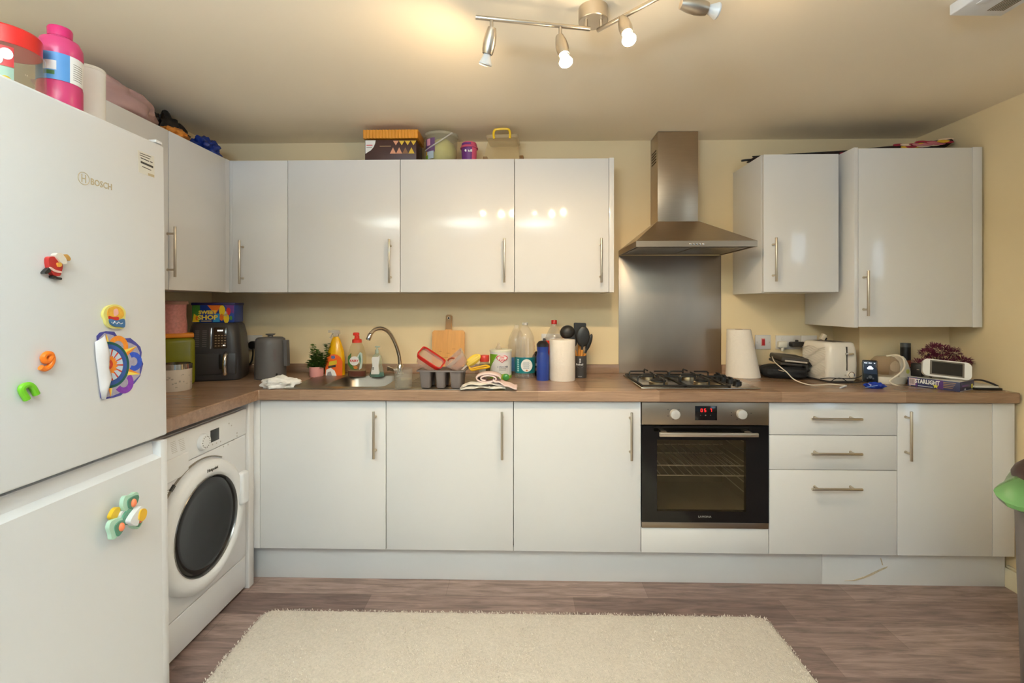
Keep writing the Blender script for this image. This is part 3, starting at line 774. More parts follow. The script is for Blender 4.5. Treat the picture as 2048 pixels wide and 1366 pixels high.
b = MB(); b.use(mat('panel print', (150, 122, 86), .4))
zq = lambda k: H * (.60 + .045 * k)
for k in range(5):
    for x in (.09, .20, .31, .42): frontplate(b, W * x, W * (x + .06), zq(k), zq(k) + .0045, .0058, 0)
b.use(mat('lit panel digits', (240, 240, 235), .4, emit=(240, 240, 235), estr=.8))
for x in (.17, .24, .31): frontplate(b, W * x, W * (x + .055), H * .86, H * .885, .0058, 0)
frontplate(b, W * .38, W * .46, H * .605, H * .625, .0058, 0)
b.obj('panel_markings', None, cp)
b = MB(); frontplate(b, -W * .13, -W * .015, H * .55, H * .93, .005, .006); b.obj('trim', mat('pale sheen trim', (150, 152, 156), .18, .7), t)
b = MB(); b.use(mat('dim print', (104, 100, 98), .5))
for k in range(9):
    for x in (-.62, -.36): frontplate(b, W * x, W * (x + .15), H * (.60 + .033 * k), H * (.60 + .033 * k) + .003, .0012, 0)
b.obj('printed_guide', None, t)
b = MB(); x = W * .52; y = yf(.1)
b.box(x - .035, x - .012, y - .016, y + .002, H * .20, zl - .004, bev=.006); b.obj('handle_mount', M_black, dr)
b = MB(); b.tube([(x, y - .012, zl - .002), (x, y - .036, zl - .016), (x, y - .044, zl * .62), (x, y - .040, zl * .34), (x, y - .034, zl * .28)], .0115, 12, 5, flat=1.0); b.obj('handle', M_chrome, dr)
# sweets tin on top
pt = Vector((p.x - .016, p.y - .01, p.z + H + .001)); st = depth(pt) / F
t = thing('sweet_tin', 'colourful sweet shop box resting on top of the air fryer', 'box', pt, rz * .8)
w = 37 * st; d = .075; hh = HZ(pt, 609)
b = MB(); b.use(mat('printed blue card', (26, 62, 150), .35)); b.box(-w, w, -d, d, 0, hh, bev=.003)
def fr(b, m, pts, k=1):
    b.use(m); b.prism([(x * w, z * hh) for x, z in pts], d - .0002, d + .0004 * k, FRONT)
M_y = mat('print yellow', (244, 206, 40), .4); M_o = mat('print orange', (236, 120, 36), .4); M_g = mat('print green', (70, 132, 52), .4); M_cb = mat('print sky blue', (52, 150, 206), .4)
M_rd = mat('print red', (206, 46, 44), .4); M_pp = mat('print purple', (112, 62, 140), .4); M_wt2 = M_whiteprint
fr(b, M_g, [(-.98, .04), (-.62, .04), (-.62, .96), (-.98, .96)]); fr(b, M_y, [(-.97, .04), (-.66, .04), (-.72, .35), (-.9, .5)], 2)
fr(b, M_o, [(-.28, .96), (.38, .96), (.1, .45)]); fr(b, M_cb, [(-.02, .04), (.3, .04), (.34, .5), (.1, .5)]); fr(b, M_pp, [(.55, .96), (.98, .96), (.98, .5), (.75, .6)])
for (x, z, r, m) in ((.42, .66, .24, M_y), (.62, .24, .22, M_y), (.72, .62, .17, M_rd), (.40, .30, .16, M_o), (-.82, .72, .12, M_g), (.60, .48, .12, M_wt2), (.84, .25, .1, M_g), (-.76, .25, .1, M_o)):
    fr(b, m, [(x + r * .62 * math.cos(a * .5236), z + r * math.sin(a * .5236) * 1.25) for a in range(12)], 3)
b.use(mat('lettering yellow', (250, 222, 84), .4))
b.text('SWEET', hh * .26, T(-w * .26, -d - .0006, hh * .56) @ FRONT, sx=1.1, bold=.0012); b.text('SHOP', hh * .34, T(-w * .26, -d - .0006, hh * .28) @ FRONT, sx=1.15, bold=.0014)
b.box(-w * .56, -w * .08, -d - .0008, -d, hh * .07, hh * .11)
b.obj('box', None, t)
b = MB(); b.box(-w * 1.03, w * 1.03, -d * 1.04, d * 1.04, hh - .004, hh + .010, bev=.003); b.obj('lid', mat('navy lid', (40, 36, 92), .4), t)

# sockets on the back wall
M_sock = mat('white socket plastic', (226, 220, 214), .3, var=.01)
def plate(name, x0, y0, x1, y1, label, cat='socket', kind='double'):
    a = PX(x0, y0, YW - .008); c = PX(x1, y1, YW - .008)
    t = thing(name, label, cat, ((a.x + c.x) / 2, YW, c.z))
    W = (c.x - a.x) / 2; Hh = a.z - c.z
    MB().box(-W, W, -.009, .001, 0, Hh, bev=.002).obj('face_plate', M_sock, t)
    b = MB()
    for q in (-1, 1): b.cyl((q * W * .8, -.0098, Hh / 2), (q * W * .8, -.0085, Hh / 2), .0028, seg=10)
    b.obj('screw', M_handle, t)
    if kind == 'double':
        for q in (-1, 1):
            MB().box(q * W * .5 - .006, q * W * .5 + .006, -.012, -.008, Hh * .68, Hh * .84, bev=.0015).obj('rocker_switch', M_sock, t)
            b = MB(); X = q * W * .5
            b.box(X - .002, X + .002, -.0096, -.0088, Hh * .44, Hh * .56)
            for e in (-.011, .011): b.box(X + e - .003, X + e + .003, -.0096, -.0088, Hh * .26, Hh * .31)
            b.obj('pin_holes', M_ink, t)
    return t, W, Hh
ts, Ws, Hs = plate('double_socket', 487, 670.5, 524, 700, 'white double socket on the wall between air fryer and kettle')
plate('double_socket', 1083, 667.5, 1122, 694, 'white double socket on the wall behind the red-capped bottle')
tc, Wc, Hc = plate('cooker_switch', 1511, 670, 1541.5, 698.5, 'square white cooker switch with red rocker, right of the paper roll', 'switch', 'single')
MB().box(-.0105, .0105, -.0108, -.008, Hc * .24, Hc * .76, bev=.001).obj('rocker_surround', mat('pink switch surround', (236, 150, 140), .4), tc)
MB().box(-.0072, .0072, -.015, -.010, Hc * .30, Hc * .70, bev=.001).obj('red_rocker', mat('red switch', (190, 22, 24), .3), tc)
plate('double_socket', 1552, 671, 1601, 698.5, 'white double socket holding a white plug and a black adapter')
plate('blank_plate', 1602.5, 671, 1634, 696, 'plain white blanking plate on the wall behind the toaster', 'plate', 'single')
# plug and cable of the kettle
p = PX(506, 690, YW - .03)
t = thing('plug', 'black round plug in the socket between air fryer and kettle', 'plug', (p.x, YW - .011, p.z))
b = MB(); b.cyl((0, -.036, 0), (0, -.0015, 0), .024, seg=24, bev=.006); b.obj('plug_body', M_black, t)
b = MB(); b.tube([(0, -.02, -.02), (.002, -.024, -.06), (-.004, -.03, -.10), (-.018, -.05, -.125), (-.035, -.08, -.145), (-.05, -.10, -.152)], .0055, 8, 5, r2=.004); b.obj('cable', M_black, t)
p = PX(1565, 690, YW - .03)
t = thing('plug', 'white plug in the socket left of the black adapter', 'plug', (p.x, YW - .012, p.z))
b = MB(); b.box(-.024, .024, -.030, -.001, -.016, .022, bev=.007, seg=3); b.cyl((0, -.018, -.035), (0, -.018, -.014), .007, .010, seg=14); b.obj('plug_body', mat('ivory plug plastic', (234, 228, 214), .35), t)
p = PX(1595, 689, YW - .04)
t = thing('power_adapter', 'black power adapter in the socket beside the white plug', 'adapter', (p.x, YW - .012, p.z))
b = MB(); b.box(-.038, .036, -.045, -.001, -.013, .015, bev=.008, seg=3); b.box(-.006, .006, -.03, -.012, .013, .026, bev=.003); b.obj('adapter_body', mat('charcoal adapter', (44, 40, 38), .45), t)
b = MB(); b.tube([(.034, -.03, 0), (.046, -.03, -.006), (.052, -.03, -.03), (.050, -.04, -.07), (.052, -.06, -.11)], .0028, 8, 5); b.obj('cable', M_blackm, t)

# kettle
p, s = item(541, 760, 29)
t = thing('kettle', 'matt grey electric kettle with side handle beside the black plug', 'kettle', p, 0)
M_ket = mat('matt grey kettle', (96, 92, 90), .45, var=.03)
h = HZ(p, 676)
stdlathe('base', mat('darker grey base', (78, 74, 73), .45), t, [(29 * s, 0), (29.5 * s, .004), (29.3 * s, HZ(p, 755)), (28.7 * s, HZ(p, 754))], 40)
stdlathe('body', M_ket, t, [(28.6 * s, HZ(p, 753.7)), (29 * s, HZ(p, 745)), (27.5 * s, HZ(p, 685)), (26.6 * s, HZ(p, 677.5)), (25 * s, h), (0, h + .001)], 48)
lid = stdlathe('lid', M_ket, t, [(24 * s, h), (23 * s, h + .004), (0, h + .006)], 40)
b = MB(); b.lathe([(0, h), (5.5 * s, h + .003), (4.5 * s, HZ(p, 671)), (9 * s, HZ(p, 669)), (9 * s, HZ(p, 667.4)), (0, HZ(p, 667))], 24); b.obj('lid_knob', M_ket, lid)
b = MB(); hx = 33 * s; zt_, zb_ = HZ(p, 680), HZ(p, 731)
b.box(24 * s, 36 * s, -.012, .014, zt_ - .016, zt_, bev=.004); 
b.loft([[(31 * s + dx * 3.0 * s + k * .6 * s, dy * .015, z) for dx, dy in ((-1, -1), (1.3, -1), (1.3, 1), (-1, 1))] for k, z in ((0, zt_), (1, zt_ - .03), (2, (zt_ + zb_) / 2), (3, zb_))])
b.obj('handle', M_ket, t)
a0 = R(38)
b = MB(); b.patch(27.9 * s, a0, a0 + .2, HZ(p, 731), HZ(p, 697), th=.0012, seg=4); b.obj('water_gauge', clear('gauge glass', (150, 140, 138), .5, .1), t)
b = MB(); b.box(20.5 * s, 25 * s, -.048, -.03, HZ(p, 750), HZ(p, 744), bev=.002, M=Matrix.Rotation(R(-6), 4, 'Z')); b.obj('switch', M_black, t)

# crumpled white cloth hanging a little over the worktop edge
def crumple(name, label, cat, loc, sx, sy, sz, m, seed=0, rough=.35, rotz=0, fr=2.2, sub=4, group=None, squash=1.0):
    b = bmesh.new(); bmesh.ops.create_icosphere(b, subdivisions=sub, radius=1)
    for v in b.verts:
        n1 = noise.noise(v.co * fr + Vector((seed, seed * 2.3, 1))); n2 = abs(noise.noise(v.co * fr * 2.3 + Vector((seed * 3.1, 5, seed))))
        k = 1 + rough * n1 - rough * .9 * n2
        x, y, z = v.co * k
        z = max(z, -.55)
        v.co = Vector((x * sx, y * sy, (z + .55) * sz / 1.55))
    q = MB(); q._merge(b)
    return q.obj(name, m, loc=loc, rot=(0, 0, rotz), label=label, cat=cat, group=group, ang=60)
pc = PXZ(549, 779, ZC); 
crumple('cloth', 'crumpled white cloth at the worktop edge below the kettle', 'cloth', (pc.x, pc.y + .05, ZC + .001), .085, .052, .055, mat('white cloth', (236, 232, 226), .9, bump=.3, bscale=160), seed=3.3, rotz=R(14))

# plants
def leaf(b, base, d, ln, wd, up=Vector((0, 0, 1))):
    d = Vector(d).normalized(); s_ = d.cross(up); s_ = s_.normalized() if s_.length > .01 else Vector((1, 0, 0)); n = s_.cross(d)
    base = Vector(base); bm = b.bm
    P = [base, base + d * ln * .35 + s_ * wd * .5 + n * ln * .04, base + d * ln * .75 + s_ * wd * .36, base + d * ln - n * ln * .1, base + d * ln * .75 - s_ * wd * .36, base + d * ln * .35 - s_ * wd * .5 + n * ln * .04, base + d * ln * .5 - n * ln * .05]
    vs = [bm.verts.new(q) for q in P]
    for i in range(6):
        f = bm.faces.new((vs[i], vs[(i + 1) % 6], vs[6])); f.material_index = b.mi
p, s = item(633, 755, 13)
t = thing('potted_plant', 'small leafy plant in a pink pot beside the orange spray bottle', 'plant', p)
hp2 = HZ(p, 733)
stdlathe('pot', mat('pink ceramic', (226, 158, 152), .4), t, [(11.5 * s, 0), (13.2 * s, .006), (13.5 * s, hp2), (12.2 * s, hp2), (11.5 * s, hp2 * .8), (0, hp2 * .8)], 32)
b = MB()
tips = [(-.020, .0, 692), (.006, -.01, 701), (.052, .015, 689), (-.03, .02, 715), (.03, -.015, 715), (-.012, .022, 708), (.022, .02, 708), (-.035, -.01, 722), (.04, -.005, 722)]
stems = MB()
for x, y, py in tips:
    top = Vector((x, y, HZ(p, py))); st = Vector((x * .25, y * .25, hp2 * .8)); mid = (st + top) / 2 + Vector((x * .3, y * .3, -.012))
    pts = catmull([st, mid, top], 8); stems.tube([st, mid, top], .0012, 5, 6)
    for i, q in enumerate(pts[2:]):
        for k in range(5):
            a = rnd.uniform(0, 6.28); leaf(b, q, (math.cos(a), math.sin(a), rnd.uniform(.1, .7)), rnd.uniform(.018, .028), rnd.uniform(.014, .020))
stems.obj('stem', mat('green stem', (88, 104, 40), .6), t); b.obj('foliage', mat('small green leaves', (84, 116, 40), .5, var=.35, vscale=60), t, smooth=False)

# spray bottle
p, s = item(672, 753, 17)
t = thing('spray_bottle', 'yellow and orange cleaning spray bottle with clear trigger', 'bottle', p, 0)
M_yb = mat('yellow liquid bottle', (238, 176, 12), .22)
rows = [(17.5, 753), (18, 748), (18, 722), (16, 702), (12, 690), (8, 678), (5, 674.5), (4.5, 672)]
stdlathe('body', M_yb, t, [(r * s, HZ(p, y) if i else 0) for i, (r, y) in enumerate(rows)], 36, sy=.62)
b = MB(); b.use(mat('orange label', (236, 100, 28), .4))
e = [(-16.5, 752), (-17.2, 722), (-14, 714), (-7, 708.5), (0, 707), (7, 709), (13, 714), (16.6, 722), (16.2, 752)]
def lab(b, m, pts, k):
    b.use(m)
    rings = []
    b.prism([(x * s, max(.001, HZ(p, y))) for x, y in pts], 18 * s * .62 * .80, 18 * s * .62 * 1.0 + .0005 * k, FRONT)
lab(b, mat('orange label', (236, 100, 28), .4), e, 1)
lab(b, M_whiteprint, [(-16, 752), (-15, 738), (-6, 734), (2, 740), (6, 752)], 2)
lab(b, M_ink, [(-11, 731), (4, 728), (4, 732.5), (-11, 735)], 3); lab(b, mat('label yellow', (216, 180, 40), .4), [(-9, 722), (6, 719), (6, 727), (-10, 730)], 2)
lab(b, mat('label badge blue', (96, 110, 160), .4), [(-5, 710.5), (2, 710), (3, 715), (-1, 717), (-5, 715)], 2)
lab(b, mat('label grey', (150, 146, 150), .4), [(-14, 751), (-12, 743), (-6, 741), (-3, 751)], 3)
b.obj('label', None, t, smooth=False)
M_clr = clear('clear trigger plastic', (216, 210, 204), .42, .12)
b = MB(); b.cyl((0, 0, HZ(p, 673)), (0, 0, HZ(p, 667)), 5.5 * s, seg=18)
b.loft([[(x * s, y * .009, HZ(p, q)) for y, q in ((-1, q0), (1, q0), (1, q1), (-1, q1))] for x, q0, q1 in ((8, 668, 661), (2, 668, 660), (-7, 666, 660), (-13, 664, 661))])
b.tube([(-6 * s, 0, HZ(p, 666)), (-9 * s, 0, HZ(p, 671)), (-12 * s, 0, HZ(p, 676))], .004, 8, 4)
b.box(-15 * s, -13 * s, -.006, .006, HZ(p, 665.5), HZ(p, 660), bev=.001)
b.obj('trigger_head', M_clr, t)

# washing-up liquid
p, s = item(714, 755, 18)
t = thing('washing_up_bottle', 'clear washing-up liquid bottle with red cap and dark red liquid', 'bottle', p, 0)
rows = [(18, 0), (18.8, 750), (18.5, 735), (18.6, 720), (17, 705), (13, 692), (9, 685), (8.5, 683)]
stdlathe('body', clear('clear bottle plastic', (232, 222, 192), .10, .08, (224, 208, 166)), t, [(r * s, HZ(p, y) if y else 0) for r, y in rows], 40, sy=.6)
stdlathe('liquid', mat('dark red liquid', (92, 12, 30), .12), t, [(17.2 * s, .002), (18 * s, HZ(p, 750)), (17.8 * s, HZ(p, 741)), (0, HZ(p, 741))], 36, sy=.58)
b = MB(); b.lathe([(0, HZ(p, 685)), (9.6 * s, HZ(p, 685)), (9.2 * s, HZ(p, 679)), (5 * s, HZ(p, 677)), (4.5 * s, HZ(p, 671)), (0, HZ(p, 670))], 28)
b.box(-7.5 * s, 4 * s, -.010, .010, HZ(p, 671), HZ(p, 665), bev=.005, seg=3, M=T(0, 0, 0)); b.obj('cap', mat('coral red cap', (216, 52, 34), .35), t)
b = MB(); ry = 18.6 * s * .6
def lab2(m, pts, k): b.use(m); b.prism([(x * s, HZ(p, y)) for x, y in pts], ry * .86, ry + .0006 * k, FRONT)
ell = lambda cx, cy, rx, ry_, n=24: [(cx + rx * math.cos(2 * math.pi * k / n), cy + ry_ * math.sin(2 * math.pi * k / n)) for k in range(n)]
lab2(mat('label leaf green', (70, 108, 44), .4), [(-14, 712), (-8, 705), (-9, 716), (-6, 730), (4, 738), (-8, 737), (-14, 728)], 1)
lab2(mat('label silver', (196, 206, 196), .3), [(4, 712), (10, 703), (14, 706), (15, 722), (13, 735), (8, 738), (10, 726)], 1)
lab2(mat('label teal leaf', (92, 132, 110), .4), [(7, 714), (10, 706), (12, 716), (11, 728)], 2)
lab2(M_whiteprint, ell(-1.5, 720.5, 9.3, 9), 3)
lab2(mat('label fruit', (196, 120, 48), .4), ell(1, 733.5, 4, 3, 12), 3)
b.use(mat('red lettering', (206, 40, 40), .4)); b.text('FAIRY', 6.4 * s, T(-1.5 * s, -ry - .0022, HZ(p, 720.5)) @ FRONT, sx=1.02, bold=.0005)
b.obj('label', None, t, smooth=False)

# hand soap with green liquid
p, s = item(754, 755, 15)
t = thing('soap_dispenser', 'clear soap pump bottle with white label and teal liquid', 'soap', p, 0)
rows = [(14.5, 0), (15.5, 751), (13.5, 742), (10, 730), (10, 720), (8.5, 712), (4, 708), (3.5, 706)]
stdlathe('body', clear('pale green bottle', (206, 222, 204), .2, .08), t, [(r * s, HZ(p, y) if y else 0) for r, y in rows], 32, sy=.7)
stdlathe('liquid', mat('teal soap', (20, 104, 96), .15), t, [(14 * s, .001), (14.9 * s, HZ(p, 751)), (13 * s, HZ(p, 744)), (0, HZ(p, 744))], 32, sy=.68)
b = MB(); b.use(M_whiteprint); b.prism([(x * s, HZ(p, y)) for x, y in ((-7.5, 716), (-6, 713), (5, 713), (7.5, 710), (8, 716), (6, 730), (7.5, 744), (7, 747), (-8.5, 747), (-8.5, 744), (-6, 730))], 15 * s * .7 * .7, 15 * s * .7 * 1.0, FRONT)
b.use(M_ink); 
for q in range(3): b.prism([(x * s, HZ(p, y)) for x, y in ((-6, 733 + q * 2), (-3, 733 + q * 2), (-3, 734.2 + q * 2), (-6, 734.2 + q * 2))], 15 * s * .7, 15 * s * .7 + .0005, FRONT)
b.obj('label', None, t, smooth=False)
b = MB(); b.cyl((0, 0, HZ(p, 707)), (0, 0, HZ(p, 699)), 3.4 * s, seg=16); b.cyl((0, 0, HZ(p, 699)), (0, 0, HZ(p, 694)), 1.5 * s, seg=10); b.box(-4 * s, 6 * s, -.005, .005, HZ(p, 695), HZ(p, 692), bev=.002)
b.obj('pump', clear('pale pump plastic', (200, 216, 204), .45, .1), t)

# sink: bowl, flange, drainer, waste
M_sink = mat('satin sink steel', (156, 147, 136), .38, 1.0, var=.05, vscale=8)
sx0 = PX(566, 781, 2.235).x; sx1 = PX(985, 779, 2.235).x; sy0, sy1 = 2.232, 2.735
t = thing('sink', 'stainless steel sink with bowl left and ribbed drainer right', 'sink', ((sx0 + sx1) / 2, 2.48, ZC))
b = MB(); b.slab([sx0, SK0 + .004, SK1 - .004, sx1], [sy0, SKY0 + .004, SKY1 - .004, sy1], lambda i, j: not (i == 1 and j == 1), ZC + .0006, ZC + .0036)
b.obj('flange', M_sink, t, world=True)
def rr2(x0, x1, y0, y1, r, z, n=6):
    out = []
    for cx, cy, a0 in ((x1 - r, y1 - r, 0), (x0 + r, y1 - r, 90), (x0 + r, y0 + r, 180), (x1 - r, y0 + r, 270)):
        for k in range(n + 1): a = R(a0 + 90 * k / n); out.append((cx + r * math.cos(a), cy + r * math.sin(a), z))
    return out
b = MB(); bb_ = lambda g, z, r: rr2(SK0 + g, SK1 - g, SKY0 + g, SKY1 - g, r, z)
b.loft([bb_(.001, ZC + .0035, .004), bb_(.004, ZC + .003, .05), bb_(.007, ZC - .004, .06), bb_(.012, ZC - .10, .06), bb_(.03, ZC - .138, .06), bb_(.07, ZC - .145, .05)], cap=False)
bo = MB(); bo.mats = []
b.box(SK0 + .06, SK1 - .06, SKY0 + .06, SKY1 - .06, ZC - .1470, ZC - .1455)
b.obj('bowl', M_sink, t, world=True, ang=50)
b = MB(); b.lathe([(0, .0), (.03, .002), (.043, .004), (.045, 0)], 28, T((SK0 + SK1) / 2, (SKY0 + SKY1) / 2, ZC - .1455)); b.obj('waste', M_chrome, t, world=True)
b = MB()
for k in range(9):
    y = 2.30 + k * .042; b.tube([(SK1 + .10, y, ZC + .0035), (sx1 - .04, y, ZC + .0035)], .004, 6, 0, flat=.7)
b.obj('drainer_ribs', M_sink, t, world=True)

# tap
p = PX(800, 748, 2.695); p.z = ZC + .0036
t = thing('tap', 'chrome swan-neck mixer tap with lever behind the sink', 'tap', p)
hz = lambda py: HZ(p, py); s = depth(p) / F
b = MB(); b.lathe([(0, 0), (.024, 0), (.024, .006), (.019, .012), (.019, .05), (.013, .06), (0, .062)], 28); b.obj('base', M_chrome, t)
b = MB(); b.tube([(0, 0, .05), (0, 0, hz(730)), (-1 * s, -.01, hz(710)), (-7 * s, -.03, hz(685)), (-16 * s, -.06, hz(664)), (-26 * s, -.10, hz(655.5)), (-36 * s, -.13, hz(657)), (-42 * s, -.155, hz(665))], .0105, 16, 8); b.obj('spout', M_chrome, t)
b = MB(); q0 = Vector((-42 * s, -.155, hz(665))); q1 = Vector((-45.5 * s, -.165, hz(676))); b.cyl(q0, q1, .0125, .0125, seg=20, bev=.002); b.obj('aerator', M_chrome, t)
b = MB(); b.cyl((-.014, -.004, .03), (-.034, -.012, .026), .012, seg=16); b.loft([[(x, y - .012, z) for y, z in ((-.008, zz - hh), (.010, zz - hh), (.010, zz + hh), (-.008, zz + hh))] for x, zz, hh in ((-.030, .026, .008), (-.055, .034, .010), (-.068, .036, .013))], M=None)
b.obj('lever', M_chrome, t)

# clear measuring cup with water on the drainer
p, s = item(807, 778, 18, ZC + .007)
t = thing('plastic_tub', 'small clear plastic tub with water in front of the tap', 'tub', p)
h = HZ(p, 737)
b = MB(); b.lathe([(0, 0), (15.5 * s, 0), (16.5 * s, .002), (17 * s, h * .5), (17.4 * s, h), (17.9 * s, h), (17.6 * s, h * .5), (16.8 * s, -.0005 + .0008)], 36); b.obj('body', clear('clear tub plastic', (232, 230, 222), .08, .04), t)
b = MB(); b.lathe([(0, .0015), (15.4 * s, .0015), (16.6 * s, h * .45), (0, h * .45)], 36); b.obj('water', clear('water', (226, 224, 214), .05, .02), t)

# wooden chopping board leaning on the wall
a = PX(863, 752, 2.74); c = PX(929, 655, 2.76)
lean = R(7)
t = thing('chopping_board', 'bamboo chopping board with handle leaning on the wall behind the sink', 'board', ((a.x + c.x) / 2, 2.735, ZC + .004), rot=(-lean, 0, 0))
w = (c.x - a.x) / 2; hh = (c.z - ZC) * .985; p = Vector(((a.x + c.x) / 2, 2.74, ZC)); hh = HZ(p, 662) ; h2 = HZ(p, 630)
n_ = 14
pts = [(-w, .004), (w, .004), (w, hh - .01), (w - .01, hh), (.020, hh), (.0175, hh + .012), (.0175, h2 - .008), (.011, h2), (-.011, h2), (-.0175, h2 - .008), (-.0175, hh + .012), (-.020, hh), (-w + .01, hh), (-w, hh - .01)]
M_bam = wood('bamboo', [(226, 160, 74), (212, 146, 62)], .5, .022, grain=(70, 70, 6), rough=.45, contrast=.25)
b = MB(); b.prism(pts, 0, .016, FRONT @ T(0, 0, -.016), bev=.002); bd = b.obj('board', M_bam, t)
b = MB(); b.prism([(x * .98, z) for x, z in ((-.0175, hh + .006), (.0175, hh + .006), (.0175, h2 - .008), (.011, h2), (-.011, h2), (-.0175, h2 - .008))], 0, .0008, FRONT @ T(0, 0, 0)); b.obj('handle', mat('darker bamboo', (160, 116, 62), .5, var=.1, vscale=20, stretch=(20, 1, 1)), t)
b = MB(); b.cyl((0, -.0022, h2 - .020), (0, .002, h2 - .020), .0085, seg=20); rg = b.obj('hole_ring', mat('pale hole ring', (224, 206, 170), .5), t)
b = MB(); b.cyl((0, -.003, h2 - .0205), (0, .002, h2 - .0205), .0055, seg=18); b.obj('hanging_hole', mat('dark hole', (40, 30, 20), .8), t)
b = MB()
for x0, x1, z in ((-.55, -.4, .50), (.25, .45, .56), (-.1, .1, .46), (-.4, .0, .36), (.5, .65, .42)): b.box(x0 * w, x1 * w, -.0008, .001, hh * z, hh * z + .0035)
b.obj('knife_marks', mat('knife marks', (182, 122, 50), .6), t)

# grey muffin tray
p = PXZ(881, 777, ZC + .007); s = depth(p) / F; p = p + Vector((0, .075, 0))
t = thing('muffin_tray', 'grey silicone muffin tray on the drainer holding washed plastics', 'tray', p, R(-3))
s = depth(p) / F
M_tray = mat('taupe silicone', (118, 108, 104), .55, var=.05)
h = HZ(p + Vector((0, -.07, 0)), 741); w = 47 * s; d = .075
b = MB(); b.loft([rrect(w, d, .012, h - .007, 4), rrect(w, d, .012, h, 4), rrect(w * .985, d * .97, .01, h, 4), rrect(w * .97, d * .94, .01, h - .005, 4)], cap=True)
b.obj('rim', M_tray, t)
for i in range(3):
    for j in (-1, 1):
        cx = (-.64 + .64 * i) * w; cy = j * d * .5
        rr_ = lambda k, z: [(cx + x * k, cy + y * k, z) for x, y, _ in rrect(w * (.25 if i != 1 else .22), d * .42, .012, 0, 4)]
        b = MB(); b.loft([rr_(.74, 0), rr_(.80, .004), rr_(1, h - .006)]); b.obj('cup', M_tray, t)
pb = p.copy()
# red-rimmed clear punnet, clear punnet, scissors, yellow brush in the tray
def punnet(name, label, at, w, d, hh, rot, rimm, bodym):
    t = thing(name, label, 'container', at, rot=rot)
    b = MB(); b.loft([rrect(w * .75, d * .75, .02, 0), rrect(w * .8, d * .8, .02, .006), rrect(w, d, .02, hh), rrect(w * .99, d * .99, .02, hh), rrect(w * .79, d * .79, .02, .008)], cap=True); b.obj('body', bodym, t)
    b = MB(); b.loft([rrect(w, d, .02, hh - .014), rrect(w * 1.08, d * 1.08, .022, hh), rrect(w * 1.09, d * 1.09, .022, hh + .004), rrect(w * .98, d * .98, .02, hh + .004), rrect(w * .98, d * .98, .02, hh - .013)], cap=False); b.obj('rim', rimm, t)
    return t
q = PX(868, 736, p.y)
punnet('plastic_container', 'clear plastic container with red rim tilted in the grey tray', (q.x - .037, p.y, p.z + h + .014), .062, .055, .05, (R(18), R(34), R(4)), mat('red rim plastic', (196, 34, 26), .3), clear('clear crinkled plastic', (226, 200, 186), .25, .06))
q = PX(918, 733, p.y)
punnet('plastic_container', 'clear plastic container leaning at the right end of the grey tray', (q.x + .012, p.y, p.z + h + .014), .05, .05, .055, (R(10), R(-42), R(4)), clear('clear rim plastic', (220, 210, 200), .3, .08), clear('clear crinkled plastic', (1, 1, 1)))
q = PX(904, 720, p.y + .03)
t = thing('scissors', 'scissors with orange-brown ring handles standing in the grey tray', 'scissors', (q.x, p.y + .035, p.z + h))
ss = s
b = MB(); cz = HZ(p, 724) - h
rg = [(.021 * math.cos(k * math.pi / 10), 0, cz + .016 * math.sin(k * math.pi / 10)) for k in range(20)]
b.tube(rg, .0042, 8, 0, closed=True); b.tube([(-.012, 0, cz - .014), (-.006, 0, cz - .03), (0, 0, cz - .042)], .005, 8, 4); b.obj('handle', mat('orange brown plastic', (150, 62, 22), .35), t)
b = MB(); b.tube([(.010, .012, cz - .012), (.022, .014, cz + .006), (.032, .016, cz + .012)], .004, 8, 4); b.tube([(.012, .01, cz - .014), (.004, .006, cz - .03)], .0045, 8, 4); b.obj('handle', mat('orange plastic', (232, 130, 40), .35), t)
b = MB(); b.prism([(-.006, -.018), (.006, -.018), (.005, cz - .035), (-.005, cz - .035)], -.0015, .0015, FRONT); b.obj('blade', M_chrome, t)
q0 = PX(921, 743, p.y - .01); q1 = PX(935, 728, p.y); q2 = PX(958, 712, p.y + .01)
t = thing('dish_brush', 'yellow dish brush with white stem leaning out of the grey tray', 'brush', q0)
L0 = lambda v: v - q0
b = MB(); b.tube([L0(q0), L0(q1)], .0055, 10, 0); b.obj('stem', M_paper, t)
d_ = (q2 - q1); X = Matrix.Translation(L0((q1 + q2) / 2)) @ rot_to(d_)
b = MB(); b.ball((0, 0, 0), 1, (.022, .018, d_.length * .62), 24, 14, M=X); b.obj('head', mat('yellow plastic', (240, 202, 62), .4), t)
b = MB()
for k in range(14):
    for j in (-1, 0, 1): b.box(j * .009 - .003, j * .009 + .003, -.020, -.012, (k - 7) * d_.length * .075, (k - 7) * d_.length * .075 + .0028, M=X)
b.obj('bristles', mat('pale yellow bristle', (232, 208, 110), .7), t)

